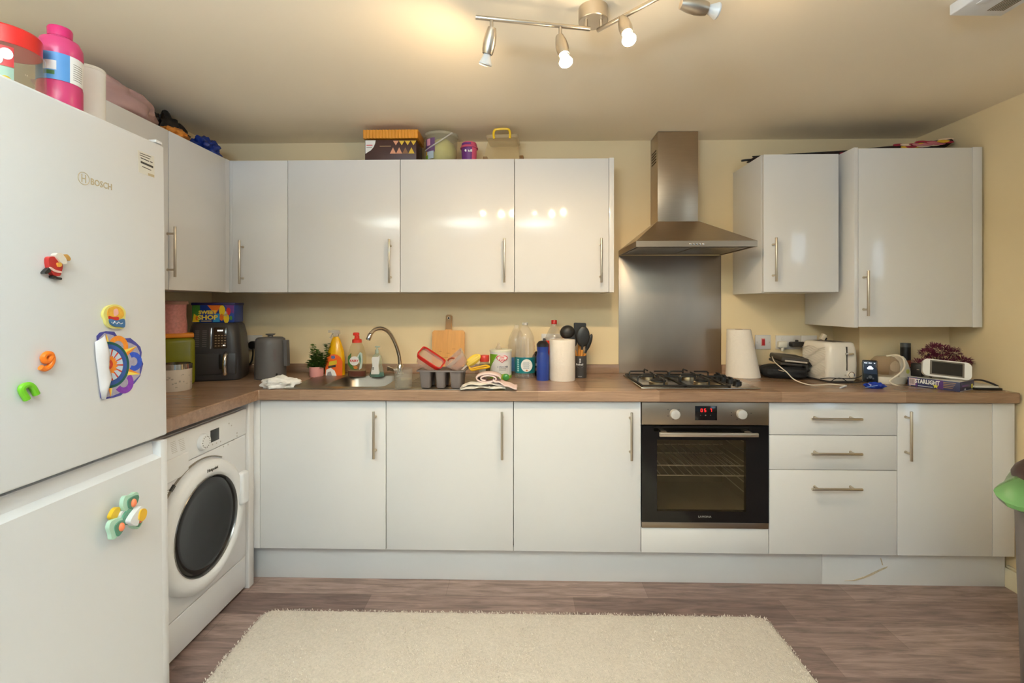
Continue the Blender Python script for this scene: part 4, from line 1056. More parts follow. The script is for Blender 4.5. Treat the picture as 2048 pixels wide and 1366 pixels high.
# folded dish towels, yellow rubber ring, jar, formula tub, pacifier
def towel(name, label, at, layers, m, w, d, rotz, seed, kind=0):
    b = MB(); n = 26
    for L in range(layers):
        z0 = .004 + L * .0095; top = []
        for i in range(n):
            u = i / (n - 1); row = []
            for j in range(14):
                v = j / 13
                x = (u - .5) * 2 * w * (1 - .05 * L) ; y = (v - .5) * 2 * d * (1 - .10 * L)
                z = z0 + .010 * noise.noise(Vector((u * 4 + seed + L * 3, v * 3, L))) + .014 * math.sin(u * 3.1) * (L + 1) / layers
                e = min(u, 1 - u, v, 1 - v)
                z -= max(0, .12 - e) * .03
                row.append((x + .006 * noise.noise(Vector((v * 5, seed, L))), y, max(.0012, z)))
            top.append(row)
        bmx = bmesh.new(); G = [[bmx.verts.new(q) for q in r] for r in top]
        for i in range(n - 1):
            for j in range(13): bmx.faces.new((G[i][j], G[i + 1][j], G[i + 1][j + 1], G[i][j + 1]))
        b._merge(bmx)
    o = b.obj(name, m, loc=at, rot=(0, 0, rotz), label=label, cat='towel')
    sm = o.modifiers.new('thick', 'SOLIDIFY'); sm.thickness = .0035; sm.offset = 1
    return o
M_pt = mat('white and pink terry', (232, 206, 200), .95, var=.10, vscale=14, bump=.5, bscale=300)
M_wtw = mat('white terry', (226, 218, 206), .95, var=.05, bump=.5, bscale=300)
q = PXZ(966, 781, ZC + .004)
towel('dish_towel', 'flat white dish towel under the pink one at the sink drainer', (q.x - .005, q.y + .05, ZC + .006), 2, M_wtw, .105, .045, R(5), 1.7)
t = thing('dish_towel', 'rolled pink and white dish towel in front of the formula tub', 'towel', (q.x + .022, q.y + .075, ZC + .030))
b = MB()
def roll(b, x0, x1, rx, rz, turns, y0, wob=0):
    pts = []
    N = 60
    for k in range(N + 1):
        a = k / N * turns * 2 * math.pi; r = 1 - .55 * k / N
        pts.append((math.cos(a) * rx * r, math.sin(a) * rz * r))
    rings = []
    for y in (-.05, -.02, .01, .04):
        rings.append([((x0 + x1) / 2 + x + wob * noise.noise(Vector((x * 40, y * 30, 2))), y0 + y, z + rz) for x, z in pts])
    bmx = bmesh.new(); G = [[bmx.verts.new(q) for q in r] for r in rings]
    for i in range(3):
        for j in range(N): bmx.faces.new((G[i][j], G[i + 1][j], G[i + 1][j + 1], G[i][j + 1]))
    b._merge(bmx)
roll(b, -.06, .05, .062, .024, 1.7, 0, .006)
o = b.obj('rolled_end', M_pt, t); sm = o.modifiers.new('thick', 'SOLIDIFY'); sm.thickness = .006; sm.offset = 0
b = MB(); bmx = bmesh.new(); G = []
for i in range(16):
    u = i / 15; row = []
    for j in range(10):
        v = j / 9; x = .02 + .115 * u; y = -.065 + .11 * v - .01 * u; z = .040 * (1 - u) ** 1.2 + .006 * noise.noise(Vector((u * 5, v * 4, 9))) - .022
        row.append(bmx.verts.new((x, y, z)))
    G.append(row)
for i in range(15):
    for j in range(9): bmx.faces.new((G[i][j], G[i + 1][j], G[i + 1][j + 1], G[i][j + 1]))
b._merge(bmx); o = b.obj('loose_flap', M_pt, t); sm = o.modifiers.new('thick', 'SOLIDIFY'); sm.thickness = .005; sm.offset = 1
q = PXZ(960, 757, ZC + .004)
t = thing('rubber_band', 'yellow looped rubber strap on the pink dish towel', 'strap', (q.x, q.y - .015, ZC + .055))
b = MB(); b.tube([(-.058, 0, .012), (-.048, .012, .002), (-.01, .02, .010), (.03, .02, .018), (.05, .01, .014), (.035, -.005, .010), (-.005, -.006, .004), (-.042, -.004, -.004)], .0055, 8, 6, closed=True); b.obj('loop', mat('yellow rubber', (238, 184, 24), .35), t)
p, s = item(969, 757, 11)
t = thing('jar', 'small glass jar with red lid between yellow brush and formula tub', 'jar', p)
h = HZ(p, 722)
stdlathe('body', clear('greenish glass', (196, 196, 170), .25, .05, (150, 140, 110)), t, [(10.5 * s, 0), (11.2 * s, .004), (11.2 * s, h * .8), (8.5 * s, h * .95), (8.5 * s, h)], 32)
b = MB(); b.patch(11.3 * s, -1.0, .3, h * .08, h * .72, th=.0006); b.obj('label', mat('pale grey label', (206, 200, 186), .5), t)
stdlathe('lid', mat('coral lid', (214, 66, 50), .35), t, [(9.3 * s, h - .002), (9.5 * s, h), (9.4 * s, HZ(p, 711)), (8.8 * s, HZ(p, 710)), (0, HZ(p, 709.5))], 32)
p, s = item(1001.5, 759, 21.5)
t = thing('formula_tub', 'green and white baby milk tub with red heart logo', 'tub', p, face(p))
h = HZ(p, 703)
b = MB(); b.use(mat('label white', (232, 228, 226), .4)); b.lathe([(0, 0), (21 * s, 0), (21.6 * s, .004), (21.6 * s, h), (0, h)], 48)
gr = mat('label lime green', (122, 172, 40), .4)
b.use(gr)
n = 18
for k in range(n):
    a0 = -1.55 + k * .172; z = h * (.26 + .06 * math.sin(k * .6)) if k > 6 else h * .1
    b.patch(21.62 * s, a0, a0 + .175, .004, h * .20 + .012 * math.sin(k * .35), seg=2, th=.0005)
for k in range(11):
    a0 = -1.4 + k * .1; zt2 = h * .93; b.patch(21.62 * s, a0, a0 + .102, h * (.30 + .058 * k), zt2, seg=1, th=.0005)
b.use(M_whiteprint)
def bendp(b, pts, r, k):
    b.prism(pts, 0, .0008, Matrix.Identity(4)) if False else None
heart = []
for k in range(40):
    a = 2 * math.pi * k / 40; heart.append((16 * math.sin(a) ** 3 / 16, (13 * math.cos(a) - 5 * math.cos(2 * a) - 2 * math.cos(3 * a) - math.cos(4 * a)) / 16))
rf = 21.6 * s
Mh = T(2.5 * s, -rf * .992, HZ(p, 715)) @ FRONT
b.use(mat('heart red', (216, 44, 66), .4)); b.prism([(x * 11 * s, z * 8.2 * s) for x, z in heart], -.004, .0026, Mh)
b.use(M_whiteprint); b.prism([(x * 9.4 * s, z * 6.7 * s) for x, z in heart], -.004, .0032, Mh)
b.use(mat('heart red', (1, 1, 1))); b.text('cow', 5.0 * s, Mh @ T(0, 2.2 * s, .0036), bold=.0003); b.text('& gate', 4.6 * s, Mh @ T(0, -2.0 * s, .0036), bold=.0003)
b.use(mat('blue grey lettering', (96, 104, 130), .5)); b.text('first infant milk', 4.4 * s, T(1.5 * s, -rf - .0008, HZ(p, 731)) @ FRONT, bend=rf)
b.use(mat('grey print', (1, 1, 1)))
for q_ in (734.5, 737): b.patch(rf + .0002, -.15, .5, HZ(p, q_ + .8), HZ(p, q_), th=.0006, seg=4)
b.obj('tub', None, t, ang=30)
stdlathe('lid', mat('cream lid', (236, 234, 214), .4), t, [(22.2 * s, h), (22.4 * s, HZ(p, 699.5)), (21.4 * s, HZ(p, 698.5)), (0, HZ(p, 698.5))], 48)
pl = Vector((p.x - .012, p.y, p.z + HZ(p, 698.4)))
t = thing('bottle_teat', 'clear baby bottle teat standing on the milk tub lid', 'teat', pl)
b = MB(); b.lathe([(0, 0), (.016, 0), (.017, .004), (.013, .012), (.007, .022), (.0055, .032), (0, .036)], 24); b.obj('teat', clear('silicone teat', (228, 216, 200), .35, .1), t)
q = PXZ(1012, 762, ZC)
t = thing('pacifier', 'green baby dummy lying in front of the milk tub', 'dummy', (q.x, q.y + .002, ZC + .002))
b = MB(); b.ball((0, 0, .018), .018, (1, .5, 1)); b.obj('button', mat('green translucent plastic', (76, 148, 70), .25), t)
b = MB(); b.ball((-.004, .012, .016), .026, (1, .25, .7)); b.obj('shield', mat('lime plastic', (150, 178, 30), .35), t)

# bottles
M_pet = clear('clear water bottle', (244, 240, 232), .16, .06, (236, 232, 226), .45)
def ribbed(p, s, rows, m, t):
    return stdlathe('body', m, t, [(r * s, HZ(p, y) if y else 0) for r, y in rows], 40, ang=60)
p, s = item(1035, 752, 19)
p = p + Vector((-.005, .015, 0))
t = thing('water_bottle', 'clear plastic water bottle with blue label behind the larger teal-label bottle', 'bottle', p, face(p))
rows = [(16, 0), (18, 750), (18, 732), (17.5, 729), (18, 726), (18, 706), (17, 703), (18, 699), (17, 695), (18, 691), (16.5, 687), (16.5, 680), (14, 672), (9, 662), (5, 655), (4.5, 650)]
ribbed(p, s, rows, M_pet, t)
b = MB(); b.patch(18.2 * s, -1.5, 1.5, HZ(p, 740), HZ(p, 713), th=.0006, seg=24); lb = b.obj('label', mat('blue label', (88, 138, 196), .35, var=.25, vscale=16), t)
p, s = item(1050, 758, 20)
t = thing('water_bottle', 'large clear water bottle with teal label and round white badge', 'bottle', p, face(p))
rows = [(17, 0), (20, 755), (20.5, 748), (19.5, 746), (20.5, 743), (20.5, 712), (19.5, 709), (20.5, 706), (19, 703), (20, 699), (19, 696), (19.8, 692), (18.6, 689), (19.4, 685), (18, 681), (18.4, 677), (17, 672), (14, 664), (8.5, 655), (5.5, 651), (5.2, 647)]
ribbed(p, s, rows, M_pet, t)
stdlathe('cap', clear('clear cap', (230, 226, 220), .6, .1), t, [(5.6 * s, HZ(p, 650)), (5.8 * s, HZ(p, 646)), (5 * s, HZ(p, 645)), (0, HZ(p, 645))], 24)
b = MB(); b.use(mat('teal label', (24, 118, 124), .3, var=.12, vscale=30)); b.patch(20.7 * s, -1.6, 1.6, HZ(p, 744), HZ(p, 713), th=.0006, seg=30)
b.use(M_whiteprint); rl = 20.7 * s
b.prism(ell(3.2 * s, HZ(p, 728.5), 11.3 * s, 12.4 * s), -.006, .0012, T(0, -rl, 0) @ FRONT)
b.use(mat('badge print', (150, 160, 170), .5))
for k in range(7): b.prism([(x * s, HZ(p, y)) for x, y in ((-3 - rnd.random() * 2, 722 + k * 2), (8 + rnd.random() * 3, 722 + k * 2), (8, 722.8 + k * 2), (-3, 722.8 + k * 2))], 0, .0016, T(0, -rl, 0) @ FRONT)
b.use(mat('badge orange', (206, 130, 90), .5)); b.prism(ell(3.5 * s, HZ(p, 738), 2 * s, 1.5 * s, 12), 0, .0018, T(0, -rl, 0) @ FRONT)
b.use(mat('label pale text', (170, 210, 210), .5)); [b.patch(rl + .0008, -.80, -.60, HZ(p, 719.5 + k_ * 4.2), HZ(p, 716.5 + k_ * 4.2), seg=2, th=.0005) for k_ in range(6)]
b.obj('label', None, t)
p = PXZ(1075, 752, ZC) + Vector((0, .03, 0)); s = depth(p) / F
t = thing('bottle', 'dark bottle half hidden between the teal-label bottle and blue sports bottle', 'bottle', p)
stdlathe('body', mat('dark bottle', (24, 26, 28), .25), t, [(10 * s, 0), (10.8 * s, .004), (10.8 * s, HZ(p, 715)), (8, HZ(p, 709))][:3] + [(9 * s, HZ(p, 710)), (4 * s, HZ(p, 703)), (0, HZ(p, 702))], 28)
b = MB(); b.use(mat('black pink label', (200, 140, 130), .5)); b.patch(10.9 * s, -1.5, 1.4, HZ(p, 740), HZ(p, 734), seg=12); b.use(M_whiteprint); b.patch(10.9 * s, -1.5, 1.4, HZ(p, 730), HZ(p, 725), seg=12); b.obj('label', None, t)
p, s = item(1085.5, 762, 13)
t = thing('sports_bottle', 'blue sports bottle with black lid beside the paper roll', 'bottle', p, face(p))
M_blu = mat('cobalt blue plastic', (38, 62, 142), .28, var=.03)
rows = [(11, 0), (12.3, 760), (12.6, 752), (12.6, 712), (11.2, 706), (11, 703), (12, 698), (12, 693)]
stdlathe('body', M_blu, t, [(r * s, HZ(p, y) if y else 0) for r, y in rows], 36)
b = MB(); b.lathe([(0, HZ(p, 693)), (12.3 * s, HZ(p, 693)), (12.3 * s, HZ(p, 688)), (8 * s, HZ(p, 682.5)), (5 * s, HZ(p, 681.5)), (0, HZ(p, 681.5))], 32); ld = b.obj('lid', mat('black brown lid', (34, 28, 28), .4), t)
b = MB(); b.lathe([(3 * s, HZ(p, 682)), (3 * s, HZ(p, 678)), (2 * s, HZ(p, 676.5)), (0, HZ(p, 676.5))], 16, T(3 * s, 0, 0)); b.obj('spout', mat('black brown lid', (1, 1, 1)), ld)
p, s = item(1108, 752, 20); p = p + Vector((0, -.012, 0)); s = depth(p) / F
t = thing('soda_bottle', 'clear fizzy drink bottle with red cap behind the white paper roll', 'bottle', p)
rows = [(17, 0), (20, 748), (20, 710), (18, 703), (20, 695), (19, 680), (16, 670), (10, 658), (5.6, 651), (5.4, 648)]
stdlathe('body', M_pet, t, [(r * s, HZ(p, y) if y else 0) for r, y in rows], 36)
stdlathe('cap', mat('red bottle cap', (188, 36, 28), .35), t, [(5.8 * s, HZ(p, 648)), (5.8 * s, HZ(p, 641)), (5.2 * s, HZ(p, 640)), (0, HZ(p, 640))], 24)
b = MB(); b.patch(20.3 * s, -1.6, 1.6, HZ(p, 712), HZ(p, 680), th=.0006, seg=24); b.obj('label', mat('bright red label', (208, 44, 30), .35), t)
p, s = item(1124.5, 763.5, 26)
t = thing('paper_roll', 'upright roll of white kitchen paper in front of the utensil pot', 'kitchen roll', p)
h = HZ(p, 679)
b = MB(); b.lathe([(6 * s, 0), (25.3 * s, 0), (25.8 * s, .003), (25.8 * s, h - .003), (25.3 * s, h), (6 * s, h), (6 * s, 0)], 48); b.obj('paper', M_paper, t)
b = MB(); b.lathe([(5.9 * s, .001), (5.9 * s, h - .001), (5.3 * s, h - .001), (5.3 * s, .001)], 24); b.obj('core', mat('cardboard', (170, 140, 104), .8), t)

# utensil pot and utensils
p, s = item(1160, 756.5, 13)
t = thing('utensil_pot', 'dark grey printed pot holding cooking utensils behind the paper roll', 'pot', p, face(p))
h = HZ(p, 711)
b = MB(); b.use(mat('charcoal ceramic', (70, 66, 64), .5, var=.03)); b.lathe([(0, 0), (12.6 * s, 0), (13 * s, .003), (13 * s, h), (12 * s, h), (12 * s, .006), (0, .006)], 36)
b.use(M_whiteprint)
for k_, (x_, w_) in enumerate(((-8, 1.6), (-5.6, 1.2), (-3.8, 1.2), (-2, 1.4), (0, 1.1), (2.4, 1.8), (5, 1.2))): b.patch(13.02 * s, x_ / 13, (x_ + w_) / 13, HZ(p, 729.2), HZ(p, 725.4 + (k_ % 3) * .8), seg=2, th=.0006)
b.prism([(-1.4 * s, HZ(p, 724)), (1.4 * s, HZ(p, 724)), (.8 * s, HZ(p, 720)), (1.6 * s, HZ(p, 716)), (-1.2 * s, HZ(p, 716)), (-.6 * s, HZ(p, 720))], -.001, .0008, T(0, -13 * s, 0) @ FRONT)
b.use(mat('grey print', (1, 1, 1)));
for q0_, q1_ in (((-7, 731), (0, 736)), ((0, 736), (7, 731))): b.tube([(q0_[0] * s, -12.4 * s, HZ(p, q0_[1])), (q1_[0] * s, -12.8 * s, HZ(p, q1_[1]))], .0006, 5, 0)
b.patch(13.02 * s, -.3, .3, HZ(p, 751.6), HZ(p, 750.4), seg=4, th=.0006)
b.obj('pot', None, t)
M_ut = mat('black nylon', (40, 38, 36), .4, var=.05); M_beech = mat('beech wood', (222, 148, 62), .5, var=.08, vscale=30)
def utensil(name, label, base, tip, headlen, shape, wid, yoff, thin=.004):
    q0 = Vector((base[0] * s, yoff, .012)); q1 = Vector((tip[0] * s, yoff + .004, HZ(p, tip[1])))
    d = (q1 - q0); L = d.length; t = thing(name, label, 'utensil', p + q0, 0)
    X = rot_to(d); hl = headlen
    b = MB(); b.cyl((0, 0, 0), (0, 0, (L - hl) * .90), .0080, seg=12, M=X); b.obj('wooden_handle', M_beech, t)
    b = MB(); b.cyl((0, 0, (L - hl) * .86), (0, 0, L - hl * .75), .0055, .007, seg=10, M=X); b.obj('shaft', M_ut, t)
    b = MB()
    if shape == 'spoon': b.ball((0, 0, L - hl / 2), 1, (wid, thin * 2.2, hl / 2), 20, 12, M=X)
    elif shape == 'ladle': b.ball((0, -.01, L - wid), wid, (1, .75, .9), 20, 12, M=X)
    else: b.prism([(-wid * .6, L - hl), (wid * .6, L - hl), (wid, L - hl * .7), (wid * 1.05, L - .004), (wid * .9, L), (-wid * .9, L), (-wid * 1.05, L - .004), (-wid, L - hl * .7)], -thin / 2, thin / 2, X @ FRONT, bev=.001)
    b.obj('head', M_ut, t, ang=60)
utensil('cooking_ladle', 'black ladle leaning furthest left in the utensil pot', (3, 0), (-30, 650), .07, 'ladle', .042, .008)
utensil('cooking_spoon', 'black slotted spoon leaning left in front of the ladle', (5, 0), (-24, 661), .10, 'spoon', .033, -.006)
utensil('spatula', 'wide black spatula at the back of the utensil pot, its square top highest', (-2, 0), (1, 646), .10, 'flat', .033, .020)
utensil('cooking_spoon', 'broad black turner spoon upright at the front of the utensil pot', (-1, 0), (7, 652), .115, 'spoon', .037, -.016)
utensil('tongs', 'slim black utensil leaning furthest right in the utensil pot', (-4, 0), (24, 668), .10, 'spoon', .014, .004)
# ================================================================== right of the hob
# tapered paper roll with its outer sheet loose
p, s = item(1486, 757.5, 32)
t = thing('paper_roll', 'white paper roll with loose flaring sheet beside the cooker switch', 'kitchen roll', p)
h = HZ(p, 659)
b = MB(); rings = []
for k in range(9):
    u = k / 8; r = (32.5 * (1 - u) + 22.5 * u) * s; cx = (0 * (1 - u) - 8.5 * u) * s
    rings.append([(cx + r * math.cos(a * 2 * math.pi / 48), r * .9 * math.sin(a * 2 * math.pi / 48), .001 + h * u) for a in range(48)])
b.loft(rings); b.obj('paper', M_paper, t, ang=60)
b = MB(); b.lathe([(0, h), (.020, h), (.020, h + .002), (.016, h + .002), (.016, h + .0012), (0, h + .0012)], 24, T(-8.5 * s, 0, 0)); b.obj('core', mat('cardboard', (1, 1, 1)), t)

# black carry pouch, press on top
q = PXZ(1588, 757, ZC)
t = thing('pouch', 'soft black pouch lying under the grey sandwich press', 'bag', (1.438, 2.655, ZC), R(-20))
b = bmesh.new(); bmesh.ops.create_icosphere(b, subdivisions=4, radius=1)
for v in b.verts:
    x, y, z = v.co; sg = lambda a, e: math.copysign(abs(a) ** e, a)
    x, y, z = sg(x, .55), sg(y, .6), sg(z, .75)
    k = 1 + .10 * noise.noise(v.co * 2.3 + Vector((4, 1, 2)))
    v.co = Vector((x * .112 * k, y * .085 * k, max(0, .036 + z * .036 * k)))
m = MB(); m._merge(b); m.obj('pouch', mat('black fabric', (20, 19, 21), .75, var=.15, bump=.3, bscale=160), t, ang=70)
m = MB(); m.tube([(-.035, -.085, .05), (-.015, -.092, .046), (.005, -.092, .044)], .003, 8, 4); m.obj('zip_pull', M_chrome, t)
m = MB(); m.tube([(.07, -.03, .07), (.10, -.05, .075), (.105, -.06, .05), (.112, -.07, .056)], .006, 8, 5); m.tube([(.09, 0, .07), (.11, -.02, .095), (.13, -.02, .07)], .006, 8, 4); m.obj('strap', M_blackm, t)
q = PX(1583, 733, 2.62)
t = thing('sandwich_press', 'dark grey sandwich press with silver front bar on the black pouch', 'press', (q.x, 2.64, ZC + .0735), rot=(R(4), R(5.5), R(-2)))
w = .074
m = MB(); m.box(-w, w, -.055, .085, 0, .016, bev=.006, seg=3); m.obj('lower_plate', mat('dark taupe plastic', (62, 55, 48), .4), t)
m = MB(); m.box(-w * 1.0, w * .98, -.058, .085, .0165, .048, bev=.010, seg=3); lid = m.obj('lid', mat('dark taupe plastic', (1, 1, 1)), t)
m = MB(); m.box(-w * .78, w * .80, -.064, -.056, .022, .031, bev=.003); m.obj('front_bar', mat('pale silver bar', (222, 212, 196), .3, .5), lid)
m = MB(); m.box(.04, .06, -.02, 0, .048, .0505, bev=.002); m.obj('latch', M_dgrey, lid)

# white charging lead
c_ = [(1542, 705), (1548, 722), (1562, 735), (1574, 745), (1590, 760), (1622, 770), (1660, 768.5), (1690, 771)]
q0 = PXZ(1542, 758, ZC)
t = thing('charging_cable', 'white charging cable trailing across the worktop before the toaster', 'cable', (q0.x, q0.y, ZC))
ys = [2.78, 2.60, 2.47, 2.455, 2.445]
pts = []
for k, (x, y) in enumerate(c_[:5]):
    w_ = PX(x, y, ys[k]); w_.z = max(w_.z, ZC + .003); pts.append(w_)
for x, y in c_[5:]: w_ = PXZ(x, y, ZC + .003); pts.append(w_)
o0 = Vector((q0.x, q0.y, ZC))
m = MB(); m.tube([v - o0 for v in pts], .0026, 8, 8); m.obj('lead', mat('white cable', (234, 222, 204), .45), t)
a = PXZ(1692, 772, ZC + .004) - o0; c = PXZ(1681, 775.5, ZC + .004) - o0
m = MB(); m.cyl(a, c, .004, seg=10); m.cyl(c, c + (c - a).normalized() * .008, .0028, seg=8); m.obj('connector', M_app2, t)

# toaster
q = PXZ(1650, 762, ZC); fx0 = PXZ(1655, 765.5, ZC); fx1 = PXZ(1720, 765.5, ZC)
xc_ = (fx0.x + fx1.x) / 2 - .006; yc_ = fx0.y + .115
t = thing('toaster', 'cream white two-slot toaster with wavy ribbed sides under the taller wall cabinet', 'toaster', (xc_, yc_, ZC), R(5))
W = .083; D = .112
Ht = HZ(Vector((xc_, fx0.y + .02, ZC)), 685)
M_toast = mat('cream gloss plastic', (232, 224, 212), .25, var=.01)
m = MB(); m.loft([rrect(W * .92, D * .95, .03, .008), rrect(W, D, .035, .02), rrect(W * 1.02, D * 1.02, .035, Ht * .45), rrect(W * .99, D, .035, Ht * .8), rrect(W * .92, D * .95, .04, Ht * .97), rrect(W * .84, D * .9, .04, Ht)])
bd = m.obj('body', M_toast, t, ang=50)
m = MB()
for k in range(17):
    z = Ht * (.12 + .046 * k)
    pts = [(-W * 1.018 - .0005, -D * .78 + j * D * .26, z + .006 * math.sin(j * 1.6 + k * .9)) for j in range(7)]
    m.tube(pts, .0015, 6, 4, flat=.6)
m.obj('ribbed_side', M_toast, t)
for e in (-.022, .022):
    m = MB(); m.box(e - .011, e + .011, -D * .68, D * .68, Ht - .006, Ht + .0012, bev=.003); m.obj('bread_slot', mat('dark slot', (52, 46, 40), .4, .5), t)
m = MB(); m.box(.010, .0155, -D * 1.028, -D * .95, Ht * .30, Ht * .90, bev=.001); m.obj('lever_slot', mat('dark slot', (1, 1, 1)), t)
m = MB(); m.box(.000, .040, -D * 1.16, -D * 1.03, Ht * .70, Ht * .75, bev=.003); m.obj('lever', mat('pale chrome lever', (200, 196, 188), .2, .9), t)
m = MB(); m.cyl((.030, -D * 1.10, Ht * .20), (.030, -D * 1.0, Ht * .20), .0165, .0175, seg=28, bev=.002); k_ = m.obj('browning_knob', M_toast, t)
m = MB(); m.lathe([(.0135, .0), (.0165, .0012), (.0165, .0), (.0135, 0)], 28, T(.030, -D * 1.103, Ht * .20) @ FRONT); m.obj('knob_ring', M_chrome, k_)
for e in (.004, .054): m = MB(); m.cyl((e, -D * 1.03, Ht * .19), (e, -D * 1.0, Ht * .19), .0038, seg=10); m.obj('button', M_handle, t)
m = MB(); m.loft([rrect(W * .9, D * .92, .03, 0), rrect(W * .9, D * .92, .03, .009)]); m.obj('foot', M_dgrey, t)
q = PX(1650, 684, yc_ + .03)
t = thing('plug_adapter', 'small beige plug adapter lying on top of the toaster', 'plug', (q.x - .004, yc_ + .055, ZC + Ht + .003), rot=(0, R(28), 0))
m = MB(); m.box(-.011, .011, -.012, .012, 0, .034, bev=.003); m.obj('adapter_body', mat('beige plug', (214, 200, 178), .4), t)
m = MB(); m.box(.012, .022, -.008, .008, .004, .022, bev=.003); m.obj('connector', M_blackm, t)
# black wires in front of the toaster
q0 = PXZ(1640, 765, ZC)
t = thing('cable', 'tangled thin black cable along the foot of the toaster', 'cable', (q0.x, q0.y, ZC))
m = MB(); o0 = Vector((q0.x, q0.y, ZC))
W_ = lambda x, y, z: PX(x, y, fx0.y - .018 - .0 * z) - o0
pts = [W_(1641, 757, 0), W_(1660, 756, 0), W_(1690, 757, 0), W_(1712, 756, 0), W_(1724, 751, 0)]
m.tube(pts, .0022, 6, 6)
m.tube([W_(1660, 764, 0), W_(1672, 757, 0), W_(1684, 757, 0), W_(1696, 764.5, 0)], .0020, 6, 6)
m.tube([W_(1640, 761, 0), W_(1668, 765, 0), W_(1712, 765, 0), W_(1730, 762, 0)], .0026, 6, 6)
for v in m.bm.verts: v.co.z = max(v.co.z, .0005)
m.obj('wire', M_blackm, t)

# handset in its dock
p, s = item(1740, 767, 8)
t = thing('handset', 'small black video handset with lit cloud icon propped upright by the toaster', 'handset', p + Vector((0, 0, .003)), rot=(R(-9), 0, face(p) + R(6)))
h = HZ(p, 722); w = 12.6 * s
m = MB(); m.loft([[(x, y - .0075, z) for x, y, z in ((-w, 0, zz), (w, 0, zz), (w, .018, zz), (-w, .018, zz))] for zz in (0, h * .9)] ); m.obj('back_shell', mat('pale grey shell', (168, 164, 156), .4), t)
m = MB(); m.box(-w * .98, w * .98, -.016, -.0076, 0, h, bev=.004, seg=3); bd = m.obj('body', mat('glossy black handset', (20, 22, 26), .15), t)
m = MB(); m.use(mat('screen blue black', (26, 34, 48), .1, emit=(24, 34, 52), estr=.25)); m.box(-w * .84, w * .84, -.0166, -.0158, h * .38, h * .92)
m.use(mat('screen white', (230, 240, 255), .4, emit=(222, 236, 255), estr=1.2))
for x, r in ((-.22, .17), (0, .27), (.24, .16)): m.cyl((x * w, -.0172, h * .64 + (r - .2) * w), (x * w, -.0164, h * .64 + (r - .2) * w), r * w, seg=16)
for x0, x1 in ((-.75, -.35), (-.2, .05), (.1, .2), (.5, .65)): m.box(x0 * w, x1 * w, -.0172, -.0164, h * .855, h * .88)
m.obj('screen', None, bd)
m = MB(); m.cyl((0, -.0175, h * .24), (0, -.0155, h * .24), .008, seg=20); m.cyl((-.012, -.017, h * .18), (-.012, -.0155, h * .18), .004, seg=12); m.cyl((.012, -.017, h * .18), (.012, -.0155, h * .18), .004, seg=12); m.obj('keys', mat('dark keys', (46, 44, 48), .35), bd)
# blue crumpled object
q = PXZ(1756, 778, ZC)
t = thing('wrapper', 'crumpled bright blue plastic wrapper lying before the black handset', 'wrapper', (q.x, q.y + .02, ZC), R(-12))
b = bmesh.new(); bmesh.ops.create_icosphere(b, subdivisions=3, radius=1)
for v in b.verts:
    k = 1 + .5 * noise.noise(v.co * 2.6 + Vector((8, 3, 1))); x, y, z = v.co * k
    v.co = Vector((x * .042, y * .022, max(0, .013 + z * .016)))
m = MB(); m._merge(b); m.obj('wrapper', mat('bright blue plastic', (16, 52, 158), .25, var=.2, vscale=40), t, ang=25)
m = MB(); m.tube([(-.05, -.024, .006), (-.02, -.026, .014), (.0, -.025, .018)], .0016, 6, 4); m.obj('tie', mat('pale blue tie', (120, 160, 220), .4), t)

# white breast-pump-like steriliser: clear round bowl and curved white stand
p, s = item(1778, 769, 26)
t = thing('nebuliser', 'white appliance with smoky clear bowl and curved stand between handset and flask', 'appliance', p, 0)
M_neb = mat('ivory appliance plastic', (230, 222, 206), .3, var=.01)
m = MB(); m.lathe([(0, 0), (28 * s, 0), (31 * s, .012), (30 * s, HZ(p, 752)), (0, HZ(p, 750))], 40, T(0, 0, 0), sy=.75); m.obj('base', M_neb, t)
fin = [(10, 751), (14, 716), (17, 711), (22, 716), (28, 728), (32, 742), (32, 756), (10, 758)]
m = MB(); m.prism([(x * s, HZ(p, y)) for x, y in fin], -.035, .035, FRONT, bev=.006); f_ = m.obj('stand', M_neb, t)
m = MB(); m.prism(ell(26 * s, HZ(p, 741), 3.2 * s, 4.5 * s, 20), .034, .0362, FRONT); m.obj('green_badge', mat('pale lime badge', (206, 204, 100), .4), f_)
m = MB(); cz_ = HZ(p, 731)
m.lathe([(0, -.0), (14 * s, .004), (23 * s, .022), (25 * s, .045), (22 * s, .075), (16 * s, .092), (12 * s, .096)], 40, T(-9 * s, 0, HZ(p, 749.5))); m.obj('bowl', clear('smoky clear bowl', (214, 196, 176), .26, .06, (186, 160, 134)), t)
m = MB(); m.tube([(-14 * s, -.03, HZ(p, 711)), (-2 * s, -.05, HZ(p, 708)), (8 * s, -.055, HZ(p, 712)), (12 * s, -.058, HZ(p, 722)), (11 * s, -.062, HZ(p, 732)), (0, -.07, HZ(p, 743)), (-14 * s, -.075, HZ(p, 752)), (-22 * s, -.08, HZ(p, 759)), (-10 * s, -.09, HZ(p, 766)), (8 * s, -.092, HZ(p, 768)), (17 * s, -.085, HZ(p, 764)), (25 * s, -.07, HZ(p, 757))], .0042, 8, 8)
for v in m.bm.verts: v.co.z = max(v.co.z, .0005)
m.obj('tube', mat('ivory tubing', (236, 224, 204), .4), t)

